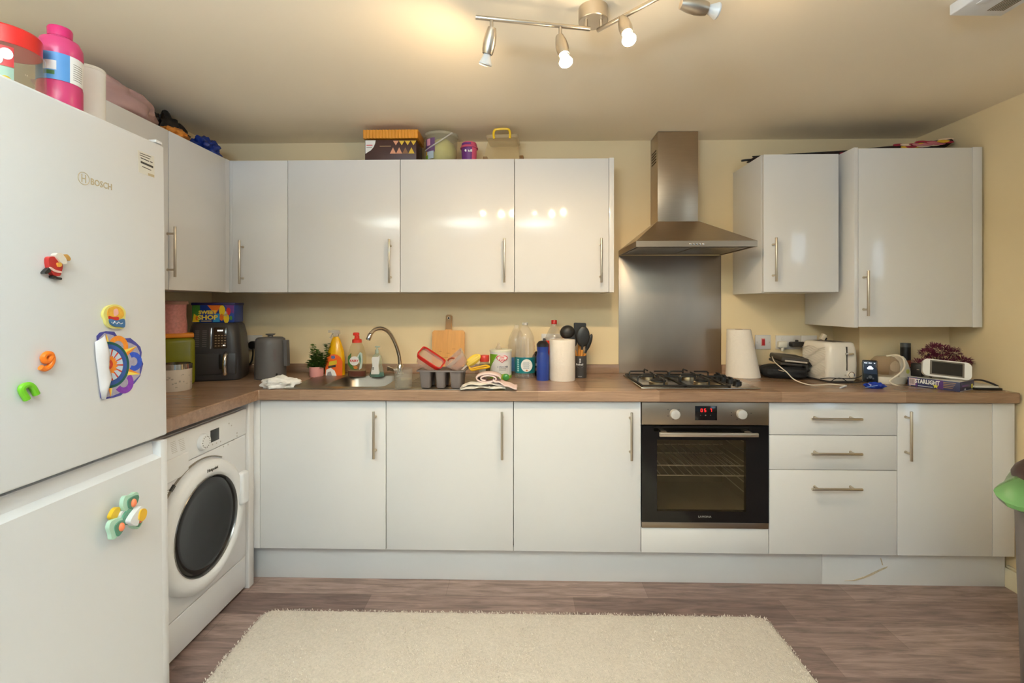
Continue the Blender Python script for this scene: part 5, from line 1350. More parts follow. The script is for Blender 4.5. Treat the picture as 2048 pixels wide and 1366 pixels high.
# flask
p, s = item(1811, 757, 8)
p = PX(1811, 700, 2.535); p.z = ZC; s = depth(p) / F
t = thing('flask', 'slim black flask with grey top and copper band by the purple plant', 'flask', p)
hb = HZ(p, 687)
stdlathe('body', mat('black flask', (26, 25, 26), .4), t, [(8 * s, 0), (8.5 * s, .003), (8.5 * s, HZ(p, 693.5)), (0, HZ(p, 693))], 32)
m = MB(); m.patch(8.6 * s, -math.pi * .95, math.pi * .95, HZ(p, 733), HZ(p, 720), th=.0008, seg=30); m.obj('copper_band', mat('copper', (170, 104, 70), .3, .8, var=.3, vscale=60), t)
stdlathe('top', mat('gunmetal cap', (96, 96, 96), .3, .6), t, [(8.6 * s, HZ(p, 694)), (8.6 * s, hb + .002), (8 * s, hb), (0, hb)], 32)
m = MB(); m.patch(8.6 * s, -math.pi * .95, math.pi * .95, HZ(p, 752), HZ(p, 735), th=.0006, seg=30); m.obj('silver_band', mat('grey lilac band', (132, 120, 126), .35, .4), t)

# artificial plant
p, s = item(1880, 757, 14); p = PX(1880, 700, 2.44); p.z = ZC; s = depth(p) / F
t = thing('artificial_plant', 'small purple artificial tree behind the white tablet', 'plant', p)
m = MB(); m.lathe([(0, 0), (.032, 0), (.036, .028), (.03, .03), (0, .028)], 24); m.obj('pot', mat('dark plum pot', (58, 36, 40), .5), t)
tr = MB(); tr.tube([(0, 0, .025), (.006, 0, .06), (-.004, 0, .09), (.004, 0, HZ(p, 716))], .0065, 8, 6, r2=.004)
clus = [(0, 0, 703, .055, .026), (-24 * s, .0, 708, .036, .018), (24 * s, 0, 707, .036, .018), (-40 * s, -.01, 728, .038, .018), (38 * s, -.01, 722, .04, .014), (-6 * s, .02, 698, .03, .018), (-26 * s, .0, 735, .03, .02), (52 * s, 0, 727, .018, .01), (14 * s, 0, 726, .04, .014), (-12 * s, 0, 716, .03, .012)]
for x, y, py, rx, rz_ in clus: tr.tube([(0, 0, .07), (x * .6, y * .6, HZ(p, py) * .8), (x, y, HZ(p, py))], .0025, 6, 4)
tr.obj('trunk', mat('dark brown trunk', (60, 38, 36), .7), t)
fo = MB(); 
for x, y, py, rx, rz_ in clus:
    for k in range(int(5200 * rx)):
        u, v_ = rnd.uniform(0, 6.283), rnd.uniform(-1, 1); c_r = math.sqrt(1 - v_ * v_); rr_ = rnd.uniform(.55, 1)
        d = Vector((math.cos(u) * c_r, math.sin(u) * c_r, v_ + .25)); q = Vector((x + d.x * rx * rr_, y + d.y * rx * .8 * rr_, HZ(p, py) + d.z * rz_ * rr_))
        leaf(fo, q, d + Vector((rnd.uniform(-.4, .4), rnd.uniform(-.4, .4), rnd.uniform(-.2, .5))), rnd.uniform(.012, .02), .0042)
fo.obj('foliage', mat('plum purple leaves', (112, 34, 62), .5, var=.45, vscale=70), t, smooth=False)

# game box lying on the worktop
A = PXZ(1815, 771, ZC); B_ = PXZ(1920, 784, ZC); C_ = PXZ(1968, 783.5, ZC)
ud = (B_ - A); ud.z = 0; L = ud.length; ud.normalize()
hbx = HZ(B_, 764); n_ = Vector((-ud.y, ud.x, 0))
wd = .155
ang = math.atan2(ud.y, ud.x)
t = thing('game_box', 'blue starry game box lying flat under the white tablet', 'box', (A.x, A.y, ZC), ang)
M_gb = mat('dark blue game box', (50, 54, 92), .35, var=.6, vscale=26)
WG = Vector((C_.x - B_.x, C_.y - B_.y, 0)); wl = Matrix.Rotation(-ang, 3, 'Z') @ WG; 
dv = Vector((0.0, wd, 0))
m = MB(); m.use(M_gb); m.box(0, L, 0, wd, 0, hbx * .96, bev=.0012)
m.use(mat('pale box lid', (198, 194, 186), .45)); m.box(.001, L - .001, .001, wd - .001, hbx * .955, hbx)
def gq(x0, x1, z0, z1, mm, k=1): m.use(mm); m.box(x0 * L, x1 * L, -.0004 * k, 0, z0 * hbx, z1 * hbx)
gq(.03, .16, .12, .88, mat('barcode pink', (214, 188, 190), .5))
for k in range(8): gq(.045 + .0125 * k, .050 + .0125 * k, .25, .8, M_ink, 2)
gq(.17, .19, .02, .98, M_pp); gq(.57, .7, .05, .95, mat('violet panel', (88, 52, 120), .4))
for k in range(4): gq(.70, .93 - .02 * k, .75 - .17 * k, .81 - .17 * k, mat('brown text lines', (166, 130, 100), .5), 2)
m.use(mat('yellow star', (216, 204, 70), .4)); m.prism([(L * .555 + .012 * math.cos(a * 1.2566 / 2 + .3) * (1 if a % 2 == 0 else .45), hbx * .28 + .012 * math.sin(a * 1.2566 / 2 + .3) * (1 if a % 2 == 0 else .45)) for a in range(10)], 0, .0009, FRONT)
m.use(M_whiteprint); m.text('STARLIGHT', hbx * .60, T(L * .392, -.0006, hbx * .60) @ FRONT, sx=.68, bold=.001)
m.use(mat('white strip', (200, 206, 214), .5)); m.box(L * .21, L * .50, -.0005, 0, hbx * .10, hbx * .17)
# end face
def ge(y0, y1, z0, z1, mm): m.use(mm); m.box(L, L + .0005, y0 * wd, y1 * wd, z0 * hbx, z1 * hbx)
ge(.15, .6, .45, .6, mat('violet panel', (1, 1, 1))); ge(.78, .9, .15, .6, mat('yellow star', (1, 1, 1))); ge(.3, .4, .1, .25, mat('white strip', (1, 1, 1))); ge(0, 1, 0, .05, mat('pale box lid', (1, 1, 1)))
m.obj('box', None, t)
# white tablet on the box
zb = ZC + hbx + .001
q = PX(1892, 760, (A.y + B_.y) / 2 + .02)
ctr = Vector(((A.x + B_.x) / 2, (A.y + B_.y) / 2, 0)) + n_ * .05 + ud * .032
t = thing('tablet', 'white rounded handheld screen propped on the game box, dark display', 'tablet', (ctr.x, ctr.y, zb + .004), rot=(R(-14), R(5.0), face(ctr) + R(16)))
sq = depth(ctr) / F; w = 38 * sq; hh = 35 * sq
M_tabw = mat('glossy white tablet', (238, 236, 232), .18, var=.005)
out = []
for cx, cy, a0 in ((w - .022, hh - .022, 0), (-w + .022, hh - .022, 90), (-w + .022, .022, 180), (w - .022, .022, 270)):
    for k in range(7): a = R(a0 + 15 * k); out.append((cx + .022 * math.cos(a), cy + .022 * math.sin(a)))
m = MB(); m.prism(out, -.010, .010, FRONT, bev=.004); bd = m.obj('body', M_tabw, t)
m = MB(); m.prism([(-w * .70, hh * .10), (w * .70, hh * .10), (w * .70, hh * .94), (-w * .70, hh * .94)], .0095, .0108, FRONT); bz = m.obj('bezel', mat('grey bronze bezel', (122, 112, 100), .25), bd)
m = MB(); m.prism([(-w * .62, hh * .17), (w * .62, hh * .17), (w * .62, hh * .87), (-w * .62, hh * .87)], .0105, .0113, FRONT); m.obj('screen', mat('dark bronze screen', (38, 32, 24), .12), bz)
m = MB(); m.prism([(-.012, .004), (.012, .004), (.012, .055), (-.012, .055)], -.05, -.0102, FRONT); m.obj('stand', M_tabw, t)
# black adapter cube on the box's left corner
q = A + ud * .024 + n_ * .045
t = thing('power_adapter', 'black cube adapter with cable on the left corner of the game box', 'adapter', (q.x, q.y, zb), ang)
hq = HZ(Vector((q.x, q.y, zb)), 727)
m = MB(); m.box(-.022, .022, -.02, .02, 0, hq, bev=.003); m.obj('adapter_body', M_black, t)
m = MB(); m.use(M_handle); m.box(.004, .014, -.021, -.0195, hq * .52, hq * .58, M=Matrix.Rotation(0, 4, 'X')); m.obj('printed_stripe', None, t)
m = MB(); m.tube([(.022, 0, .012), (.035, -.008, .018), (.05, -.012, .008), (.06, -.016, .004)], .004, 8, 5); m.obj('cable', M_blackm, t)
# strap bag / tray at the right end
q = PXZ(1994, 781, ZC)
t = thing('tray', 'flat black tray with white paper and strap at the right worktop end', 'tray', (min(q.x, XR - .13), q.y + .07, ZC), R(-3))
m = MB(); m.box(-.022, .10, -.06, .09, 0, .010, bev=.003); m.obj('tray_body', M_black, t)
m = MB(); m.box(-.018, .085, -.058, .08, .0102, .018, bev=.002); m.obj('paper', mat('white paper sheet', (222, 216, 206), .6), t)
m = MB(); m.tube([(-.09, .02, .050), (-.06, .0, .038), (-.04, -.02, .030), (-.01, -.03, .042), (.03, -.035, .042), (.07, -.04, .028), (.088, -.05, .016)], .0065, 8, 8, flat=.5); m.obj('strap', mat('dark brown strap', (46, 36, 32), .6), t)

# ================================================================== on top of the wall cabinets
def top(px, Y, z=ZU1 + .001):
    q = PX(px, 400, Y); return Vector((q.x, Y, z))
# biscuit box with wavy orange lid
p = top(789.5, 2.60); s = depth(p) / F
t = thing('biscuit_box', 'brown biscuit box with corrugated orange lid on the wall cabinets', 'box', p, 0)
zt_ = HZ(p, 289) ; w = 51 * s; dd_ = .075
m = MB(); m.use(mat('dark brown card', (70, 42, 38), .45)); m.box(-w, w * .97, -dd_, dd_, 0, zt_, bev=.002)
def bq(mm, pts, k=1): m.use(mm); m.prism([(x * s, HZ(p, y)) for x, y in pts], dd_ - .0002, dd_ + .0004 * k, FRONT)
bq(M_whiteprint, [(-50, 290), (-30, 290), (-31, 296), (-34, 303), (-39, 309), (-44, 312), (-50, 316)], 1)
m.use(mat('red lettering', (1, 1, 1))); m.box(-48 * s, -36 * s, -dd_ - .0008, -dd_, HZ(p, 300), HZ(p, 298.6)); m.use(mat('grey print', (1, 1, 1))); m.box(-48 * s, -37 * s, -dd_ - .0008, -dd_, HZ(p, 304), HZ(p, 302.8))
m.use(mat('gold print', (190, 156, 110), .5)); m.box(-22 * s, 0, -dd_ - .0006, -dd_, HZ(p, 302), HZ(p, 301))
pk = mat('wafer pink', (214, 152, 118), .5); yl = mat('wafer yellow', (214, 176, 50), .5); br_ = mat('wafer brown', (140, 96, 60), .5)
for k in range(4):
    x = 4 + k * 11.5
    bq(pk if k < 1 else yl, [(x, 291), (x + 11, 291), (x + 5.5, 300)], 1)
for k in range(4):
    x = -2 + k * 12
    bq((pk, pk, br_, yl)[k], [(x, 316), (x + 6, 304), (x + 12, 316)], 2)
m.obj('box', None, t)
m = MB(); zl = HZ(p, 270); n = 60; poly = []
for k in range(n + 1):
    x = -w * 1.06 + 2.10 * w * k / n; poly.append((x, -dd_ * 1.06 - .0035 * math.sin(k * 2 * math.pi / 3.5)))
poly += [(w * 1.04, dd_ * 1.05), (-w * 1.06, dd_ * 1.05)]
m.prism(poly, HZ(p, 286.5), zl, TOP); m.obj('lid', mat('orange wafer plastic', (224, 150, 48), .4, var=.04), t, ang=80)
# clear bucket
p = top(883, 2.62); s = depth(p) / F
t = thing('bucket', 'clear round bucket of pale green dough right of the biscuit box', 'bucket', p, face(p))
h = HZ(p, 274); 
m = MB(); m.lathe([(0, 0), (29 * s, 0), (30.5 * s, .004), (32 * s, h), (31 * s, h), (29.5 * s, .005), (0, .004)], 44); m.obj('body', clear('clear bucket plastic', (226, 220, 196), .14, .06), t)
m = MB(); m.lathe([(31.5 * s, h - .012), (34 * s, h - .010), (34.2 * s, h + .002), (31 * s, h + .008), (26 * s, h + .010), (0, h + .010)], 44); m.obj('lid', clear('clear bucket lid', (222, 214, 192), .35, .08), t)
m = MB(); m.ball((.002, .002, h * .42), 1, (28.5 * s, 28.5 * s, h * .50), 28, 18, nz=.10, nf=28, flat=.006); m.obj('contents', mat('pale green dough', (222, 222, 146), .7, var=.15, vscale=22), t, ang=60)
m = MB(); m.tube([(-31 * s, -.03, h * .42), (-18 * s, -.075, h * .50), (0, -.095, h * .68), (18 * s, -.08, h * .95), (21 * s, -.072, h * .98)], .0045, 8, 6, flat=.6); m.obj('handle', clear('milky handle', (228, 222, 210), .7, .1), t)
m = MB(); m.use(mat('purple label', (110, 78, 120), .4)); m.patch(31.6 * s, -1.25, -.42, h * .30, h * .80, seg=8); m.use(mat('label pale blue', (176, 194, 206), .4)); m.patch(31.7 * s, -1.2, -.5, h * .08, h * .34, seg=8)
m.use(mat('label pink', (214, 150, 170), .4)); m.patch(31.8 * s, -1.05, -.75, h * .55, h * .78, seg=4); m.use(mat('label leaf', (130, 160, 40), .4)); m.patch(31.8 * s, -1.3, -.95, h * .04, h * .22, seg=4); m.use(mat('label amber', (222, 170, 50), .4)); m.patch(31.8 * s, -1.2, -1.05, h * .22, h * .36, seg=3)
m.obj('label', None, t)
# purple tub
p = top(938.5, 2.60); s = depth(p) / F
t = thing('tub', 'small purple and pink lidded tub between the bucket and clear box', 'tub', p, face(p))
h = HZ(p, 297)
M_tubp = mat('pink plastic', (222, 92, 124), .4)
m = MB(); m.lathe([(0, 0), (14 * s, 0), (15.5 * s, h)], 36); m.obj('body', M_tubp, t)
m = MB(); m.use(mat('purple print', (104, 44, 122), .4)); m.patch(14.2 * s, -1.4, .35, .002, h, seg=14, r2=15.7 * s)
m.use(M_whiteprint); m.prism(ell(-7 * s, HZ(p, 305.5), 2.2 * s, 2.4 * s, 16), 0, .0024, T(0, -13.6 * s, 0) @ FRONT)
for k in range(3): m.box((-2.5 + k * 2.9) * s, (-.2 + k * 2.9) * s, -15.2 * s - .0008, -14.4 * s, HZ(p, 308), HZ(p, 303.2))
m.obj('label', None, t)
m = MB(); m.lathe([(0, h - .004), (17.8 * s, h - .004), (18 * s, h), (16.5 * s, h + .004), (15 * s, HZ(p, 289)), (14 * s, HZ(p, 287)), (0, HZ(p, 286.5))], 36); ld = m.obj('lid', mat('dark pink lid', (206, 84, 116), .4), t)
m = MB(); m.patch(15.8 * s, -1.1, .2, h + .004, HZ(p, 289.5), seg=8); m.obj('lid_label', mat('purple print', (1, 1, 1)), ld)
# clear box with yellow handle
p = top(1007, 2.63); s = depth(p) / F
t = thing('storage_box', 'clear tapered storage box with yellow handle nearest the hood', 'box', p, R(-4))
h = HZ(p, 279); 
m = MB(); m.loft([rrect(36 * s, .085, .012, 0), rrect(36 * s, .085, .012, h * .12), rrect(27 * s, .07, .012, h * .9)], cap=True); m.obj('body', clear('amber clear box', (240, 226, 194), .16, .08, (236, 214, 172)), t)
m = MB(); m.loft([rrect(29 * s, .075, .012, h * .88), rrect(31.5 * s, .08, .012, h * .93), rrect(31 * s, .08, .012, h), rrect(29 * s, .07, .012, h)]); m.obj('lid', clear('amber clear lid', (240, 228, 200), .28, .1, (236, 218, 182)), t)
m = MB(); z0 = HZ(p, 286); z1 = HZ(p, 269.5)
m.tube([(-15.5 * s, -.075, z0), (-16 * s, -.085, (z0 + z1) / 2), (-14 * s, -.085, z1 - .006), (-9 * s, -.085, z1), (9 * s, -.085, z1), (14 * s, -.085, z1 - .006), (16 * s, -.085, (z0 + z1) / 2), (15.5 * s, -.075, z0)], .0062, 10, 5); m.obj('handle', mat('bright yellow handle', (246, 202, 34), .35), t)
for e in (-1, 1): m = MB(); m.box(e * 36 * s - .012, e * 36 * s + .012, -.02, .02, .012, .045, bev=.004); m.obj('clip', mat('amber clip', (150, 108, 60), .5), t)
# folded kite / umbrella over the right pair
a = PX(1505, 309, 2.62); c = PX(1868, 292, 2.58)
t = thing('umbrella', 'long folded black umbrella with pink floral end across the right wall cabinets', 'umbrella', (a.x, 2.64, 2.112), 0)
o0 = Vector((a.x, 2.64, 2.112)); Lx = PX(1873, 288, 2.60).x - a.x
m = MB(); rings = []
for k in range(13):
    u = k / 12; x = u * Lx; hz_ = .012 + .046 * u ** 1.3; wz = .05 + .09 * u; lift = .004 + .030 * u * u
    rings.append([(x, wz * math.cos(q_ * math.pi / 8), lift + hz_ / 2 + hz_ / 2 * math.sin(q_ * math.pi / 8) * (1 + .12 * math.sin(q_ * 2.2 + k))) for q_ in range(16)])
m.loft(rings); m.obj('canopy', mat('black brown nylon', (44, 28, 26), .55, var=.3, vscale=18), t, ang=60)
m = MB(); fl = [mat('floral red', (172, 44, 66), .5, var=.3, vscale=40), mat('floral cream', (232, 204, 178), .5), mat('floral pink', (206, 122, 130), .5), mat('floral yellow', (224, 176, 50), .5)]
for k in range(34):
    u = rnd.uniform(.74, .985); x = u * Lx; hz_ = .012 + .046 * u ** 1.3; wz = .05 + .09 * u
    th_ = R(rnd.uniform(196, 262)); y = wz * math.cos(th_ + R(0)); z = .004 + .030 * u * u + hz_ / 2 + hz_ / 2 * math.sin(R(rnd.uniform(-50, 40)))
    y = -wz * 1.0 * math.sqrt(max(.05, 1 - ((z - .004 - .030 * u * u - hz_ / 2) / (hz_ / 2 + 1e-4)) ** 2)) - .002
    m.use(fl[k % 4]); r_ = rnd.uniform(.012, .026)
    m.ball((x, y, z), 1, (r_ * 1.6, .002, r_ * .35), 8, 6, M=T(0, 0, 0))
for k in range(10):
    u = .45 + .03 * k; x = u * Lx; hz_ = .012 + .046 * u ** 1.3; wz = .05 + .09 * u
    m.use(fl[(k * 3) % 4]); m.ball((x, -wz * .98 - .001, .004 + hz_ * .42), 1, (.014, .002, .004), 8, 6)
m.obj('floral_pattern', None, t, ang=60)
m = MB(); m.tube([(-.05, .0, .006), (-.02, .0, .010), (.02, 0, .012)], .006, 8, 3); m.obj('tip', M_black, t)
m = MB(); m.tube([(0, -.02, .022), (Lx * .4, -.03, .040), (Lx * .8, -.03, .062), (Lx * 1.0, -.02, .078)], .004, 8, 5); m.obj('rib', M_blackm, t)

# bags on the left wall cabinets
def bag(name, label, at, sx, sy, sz, m_, seed, rotz=0, rough=.4):
    return crumple(name, label, 'bag', at, sx, sy, sz, m_, seed, rough, rotz, 1.8)
xl_ = (XL + XUF) / 2
bag('plastic_bag', 'dusty pink plastic bag on the left wall cabinet behind the white pot', (XUF - .115, 1.87, ZU1 + .002), .125, .24, .135, mat('dusty pink plastic', (186, 150, 146), .3, var=.12, vscale=10), 1.2, 0, .22)
crumple('food_bag', 'clear orange snack bag on the left wall cabinet beside the pink bag', 'bag', (XUF - .065, 2.185, ZU1 + .002), .055, .075, .050, mat('orange snack film', (206, 130, 50), .25, var=.55, vscale=24), 4.4, rough=.4)
crumple('carrier_bag', 'crumpled black carrier bag on the left wall cabinets behind the blue bag', 'bag', (XUF - .20, 2.32, ZU1 + .002), .07, .15, .165, mat('black bag film', (26, 22, 22), .4, var=.3, vscale=20), 6.1, rough=.55)
crumple('carrier_bag', 'shiny blue carrier bag at the corner end of the left wall cabinets', 'bag', (XUF - .078, 2.43, ZU1 + .002), .066, .085, .092, mat('royal blue film', (26, 52, 130), .25, var=.35, vscale=24), 2.9, rough=.45)

# ================================================================== on the fridge
ZF = WF @ Vector((0, 0, zt1))
def ontop(px, py, x):   # point on the fridge top at local x
    d = Vector(_ray(px, py)); X = ZF.x + x; t_ = X / d.x; return Vector((X, d.y * t_, 0))
def ftop(loc_x, loc_y): return WF @ Vector((loc_x, loc_y, zt1 + .0008))
def fridge_item(px_edge_right, px_left, back):
    return None
def setpt(pxc, X):
    d = Vector(_ray(pxc, 200)); return X / d.x * d.y
X1 = XF - .125; y1 = setpt(14, X1)
lx = WF.inverted() @ Vector((X1, y1, ZF.z + .0))
p = ftop(lx.x, lx.y); s = depth(p) / F
t = thing('jar', 'big clear plastic jar with red lid on top of the fridge', 'jar', p, 0)
r0 = 57 * s; dn = depth(p) - r0 * .8
p_h = ZE + (HZN - 78) / F * dn - p.z
m = MB(); m.lathe([(0, 0), (r0 * .96, 0), (r0, .006), (r0, p_h * .9), (r0 * .97, p_h * .97), (r0 * .86, p_h)], 56); m.obj('body', clear('clear jar plastic', (222, 212, 190), .12, .05), t)
hl0 = p_h; hl1 = ZE + (HZN - 40) / F * dn - p.z
m = MB(); m.lathe([(0, hl0), (r0 * .90, hl0), (r0 * .90, hl1 - .004), (r0 * .86, hl1), (0, hl1)], 56); m.obj('lid', mat('bright red lid', (216, 34, 30), .35), t)
m = MB(); m.use(mat('red label', (196, 40, 44), .4)); fc = face(p)
m.patch(r0 * 1.003, -.55, .16, p_h * .42, p_h * .88, seg=14, M=Matrix.Rotation(fc, 4, 'Z')); m.use(mat('label sage', (150, 176, 158), .4)); m.patch(r0 * 1.004, -.55, .16, p_h * .12, p_h * .40, seg=14, M=Matrix.Rotation(fc, 4, 'Z'))
m.use(M_whiteprint)
for a_, z_ in ((-.02, .70), (-.25, .55)):
    m.prism(ell(0, p_h * z_, .012, .014, 18), 0, .0016, Matrix.Rotation(fc + a_, 4, 'Z') @ T(0, -r0 * 1.002, 0) @ FRONT)
m.obj('label', None, t)
m = MB()
for k in range(9): m.ball((rnd.uniform(-.05, .05), rnd.uniform(-.05, .03), .012), .012, (1, .8, .8), 10, 8)
m.obj('sweets', mat('yellow sweets', (214, 186, 60), .5, var=.4, vscale=40), t)['kind'] = 'stuff'
X2 = XF - .11; y2 = setpt(120, X2)
lx = WF.inverted() @ Vector((X2, y2, ZF.z)); p = ftop(lx.x, lx.y); s = depth(p) / F
t = thing('bottle', 'bright pink bottle with blue label on top of the fridge', 'bottle', p, face(p))
r0 = 35 * s
hq = lambda py: ZE + (HZN - py) / F * (depth(p) - r0 * .55) - p.z
m = MB(); m.lathe([(0, 0), (r0 * .95, 0), (r0, .006), (r0, hq(168)), (r0 * .97, hq(164)), (r0 * .97, hq(108)), (r0 * 1.02, hq(104)), (r0 * 1.0, hq(86)), (r0 * .85, hq(74)), (r0 * .52, hq(68)), (r0 * .50, hq(64))], 44); m.obj('body', mat('hot pink plastic', (204, 62, 114), .3, var=.04), t)
m = MB(); m.lathe([(0, hq(66)), (r0 * .54, hq(66)), (r0 * .56, hq(50)), (r0 * .52, hq(47)), (0, hq(46.5))], 30); m.obj('cap', mat('magenta cap', (206, 38, 106), .35), t)
m = MB(); m.use(mat('sky blue label', (88, 150, 212), .35, var=.15, vscale=10)); m.patch(r0 * .985, -1.5, .42, hq(163), hq(109), seg=20); m.use(M_whiteprint); m.patch(r0 * .986, .42, 1.35, hq(163), hq(109), seg=10)
m.patch(r0 * .992, -.75, -.15, hq(144), hq(126), seg=6); m.use(mat('label eco green', (70, 112, 60), .4)); m.patch(r0 * .994, -.72, -.22, hq(154), hq(146), seg=5)
m.use(mat('grey print', (1, 1, 1)))
for k in range(8): m.patch(r0 * .992, .58, 1.15, hq(124 + k * 4.4), hq(122.6 + k * 4.4), seg=5)
m.obj('label', None, t)
X3 = XF - .17; y3 = setpt(178, X3)
lx = WF.inverted() @ Vector((X3, y3, ZF.z)); p = ftop(lx.x, lx.y); s = depth(p) / F
t = thing('pot', 'plain white cylinder pot at the back corner of the fridge top', 'pot', p, 0)
r0 = 26 * s
hq = lambda py: ZE + (HZN - py) / F * (depth(p) - r0 * .4) - p.z
m = MB(); m.lathe([(0, 0), (r0, 0), (r0, hq(139)), (r0 * .98, hq(136))], 44); m.obj('body', mat('white pot', (232, 228, 224), .4), t)
m = MB(); m.lathe([(r0 * .995, hq(139.5)), (r0 * 1.015, hq(139)), (r0 * 1.01, hq(134)), (r0 * .97, hq(132.5)), (0, hq(132.5))], 44); m.obj('lid', mat('white pot lid', (226, 222, 216), .4), t)

# ================================================================== magnets and the drawing on the fridge doors
def magnet(name, label, cat, cx, cy):
    c = FP(cx, cy); o = thing(name, label, cat, WF @ Vector((0.0006, c.y, c.z)), rot=(0, -LEAN, 0)); return o, c
def fpoly(pts, c): return [(FP(x, y).y - c.y, FP(x, y).z - c.z) for x, y in pts]
def smoothpoly(pts, n=4): return [(v.x, v.y) for v in catmull([(x, y, 0) for x, y in pts], n, True)]
o, c = magnet('magnet', 'orange digit 9 magnet on the fridge door', 'magnet', 85, 722)
m = MB(); q = lambda x, y: (0.008,) + tuple(fpoly([(x, y)], c)[0])
m.tube([q(97, 713), q(94, 708), q(86, 708), q(80, 714), q(82, 722), q(90, 722), q(97, 714), q(97, 724), q(91, 734), q(82, 738), q(74, 735)], .0066, 10, 6); m.obj('digit', mat('orange magnet plastic', (238, 122, 28), .35), o)
o, c = magnet('magnet', 'green letter n magnet below the orange digit on the fridge door', 'magnet', 49, 783)
m = MB(); q = lambda x, y: (0.008,) + tuple(fpoly([(x, y)], c)[0])
m.tube([q(47, 799), q(37, 783), q(38, 774), q(50, 770), q(58, 775), q(66, 789)], .0074, 10, 6); m.obj('letter', mat('lime green magnet plastic', (112, 190, 36), .35), o)
# festive figure: plain red and white figurine
o, c = magnet('magnet', 'small red and white figurine magnet high on the fridge door', 'magnet', 104, 531)
def relief(mm, pts, w0, w1, bev=.002, nm=None):
    b_ = MB(); b_.prism(smoothpoly(fpoly(pts, c)), w0, w1, SIDE, bev=bev); return b_.obj(nm, mm, o)
relief(mat('glossy red figurine', (186, 42, 38), .3, var=.1), [(88, 517), (97, 513), (108, 520), (116, 530), (114, 543), (110, 552), (98, 550), (90, 536)], 0, .012, nm='body')
relief(mat('cream white figurine', (232, 222, 208), .4), [(98, 510), (108, 506), (118, 516), (121, 526), (113, 528), (105, 521)], .003, .017, nm='collar')
relief(mat('tan figurine', (196, 146, 72), .4, var=.2, vscale=60), [(114, 511), (122, 509), (129, 517), (126, 522), (117, 517)], .002, .016, nm='sack')
relief(mat('pink white trim', (236, 196, 186), .4), [(90, 534), (100, 540), (112, 543), (111, 546), (99, 544), (90, 538)], .011, .0145, .001, nm='hem')
relief(mat('amber figurine', (226, 170, 70), .4), [(103, 526), (110, 526), (111, 532), (105, 534)], .010, .016, nm='parcel')
relief(mat('black boot', (30, 30, 30), .3), [(90, 535), (94, 540), (88, 546), (81, 548), (80, 544)], .001, .012, nm='boot'); relief(mat('black boot', (1, 1, 1)), [(97, 551), (105, 554), (114, 556), (113, 560), (104, 558), (97, 556)], .001, .012, nm='boot')
# yellow rimmed badge magnet without any character
o, c = magnet('magnet', 'round pale yellow magnet with blue banner above the drawing', 'magnet', 224, 634)
relief(mat('pale yellow rim', (226, 216, 128), .4), [(212, 612), (224, 609), (236, 612), (245, 622), (245, 634), (243, 648), (241, 657), (228, 657), (216, 656), (208, 649), (205, 640), (201, 630), (204, 619)], 0, .008, .002, nm='rim')
relief(mat('amber badge', (228, 172, 60), .4, var=.25, vscale=80), [(213, 616), (224, 612.5), (235, 616), (241, 624), (240, 634), (226, 640), (211, 636), (208, 624)], .0075, .009, .0004, nm='face')
relief(mat('pink print', (236, 178, 168), .4), [(221, 620), (228, 618), (230, 628), (222, 632)], .0088, .0096, .0003, nm='pink_patch')
relief(M_red, [(211, 632), (220, 634), (230, 634), (229, 641), (212, 639)], .0088, .0098, .0003, nm='red_patch')
relief(mat('banner blue', (66, 112, 160), .4), [(212, 638), (226, 641), (241, 638), (242, 654), (232, 654), (222, 653), (213, 648)], .0086, .0112, .0006, nm='banner')
b_ = MB(); qq = [(0.0118,) + z for z in fpoly([(214, 644), (218, 647), (221, 643), (225, 648), (229, 644), (233, 648), (237, 646)], c)]; b_.tube(qq, .0014, 6, 4, flat=.5); b_.obj('white_scribble', M_whiteprint, o)
# spinner toy
o, c = magnet('spinner_toy', 'green and orange suction spinner toy stuck on the freezer door', 'toy', 232, 1030)
M_mint = mat('mint plastic', (178, 214, 192), .35); M_sage = mat('sage green plastic', (84, 136, 112), .35); M_cor = mat('coral bead', (238, 128, 86), .35)
def ring_c(px, py, r, w0, w1, mm, nm, bev=.002, sc=(1, 1)):
    u, v_ = fpoly([(px, py)], c)[0]; b_ = MB(); b_.prism([(u + r * sc[0] * math.cos(a * math.pi / 14), v_ + r * sc[1] * math.sin(a * math.pi / 14)) for a in range(28)], w0, w1, SIDE, bev=bev); return b_.obj(nm, mm, o)
ring_c(226, 1029, .010, 0, .030, M_app2, 'suction_cup')
for (pts, inner, bead) in (
    ([(224, 1000), (229, 992), (240, 990), (250, 984), (255, 990), (251, 1004), (246, 1014), (238, 1020), (228, 1022), (223, 1012)], [(231, 1002), (238, 995), (250, 990), (253, 995), (249, 1007), (240, 1015), (233, 1016)], (241, 1006)),
    ([(194, 1056), (198, 1044), (208, 1038), (220, 1035), (225, 1040), (224, 1054), (216, 1066), (208, 1076), (200, 1079), (198, 1068)], [(204, 1056), (209, 1046), (219, 1040), (225, 1046), (221, 1060), (212, 1072), (208, 1070)], (216, 1054)),
    ([(240, 1030), (250, 1020), (262, 1018), (269, 1022), (266, 1034), (260, 1050), (252, 1058), (243, 1055), (240, 1046)], [(244, 1038), (252, 1028), (262, 1022), (265, 1028), (259, 1044), (252, 1054), (245, 1048)], (254, 1038))):
    ob = relief(M_mint, pts, .022, .034, .003, nm='petal'); 
    b_ = MB(); b_.prism(smoothpoly(fpoly(inner, c)), .0335, .0375, SIDE, bev=.001); b_.obj('petal_inlay', M_sage, ob)
    u, v_ = fpoly([bead], c)[0]; b_ = MB(); b_.ball((.0385, u, v_), .0105, (.7, .8, 1.15)); b_.obj('bead', M_cor, ob)
relief(M_sage, [(222, 1034), (230, 1022), (240, 1016), (246, 1024), (240, 1040), (232, 1050), (224, 1046)], .020, .036, .002, nm='hub')
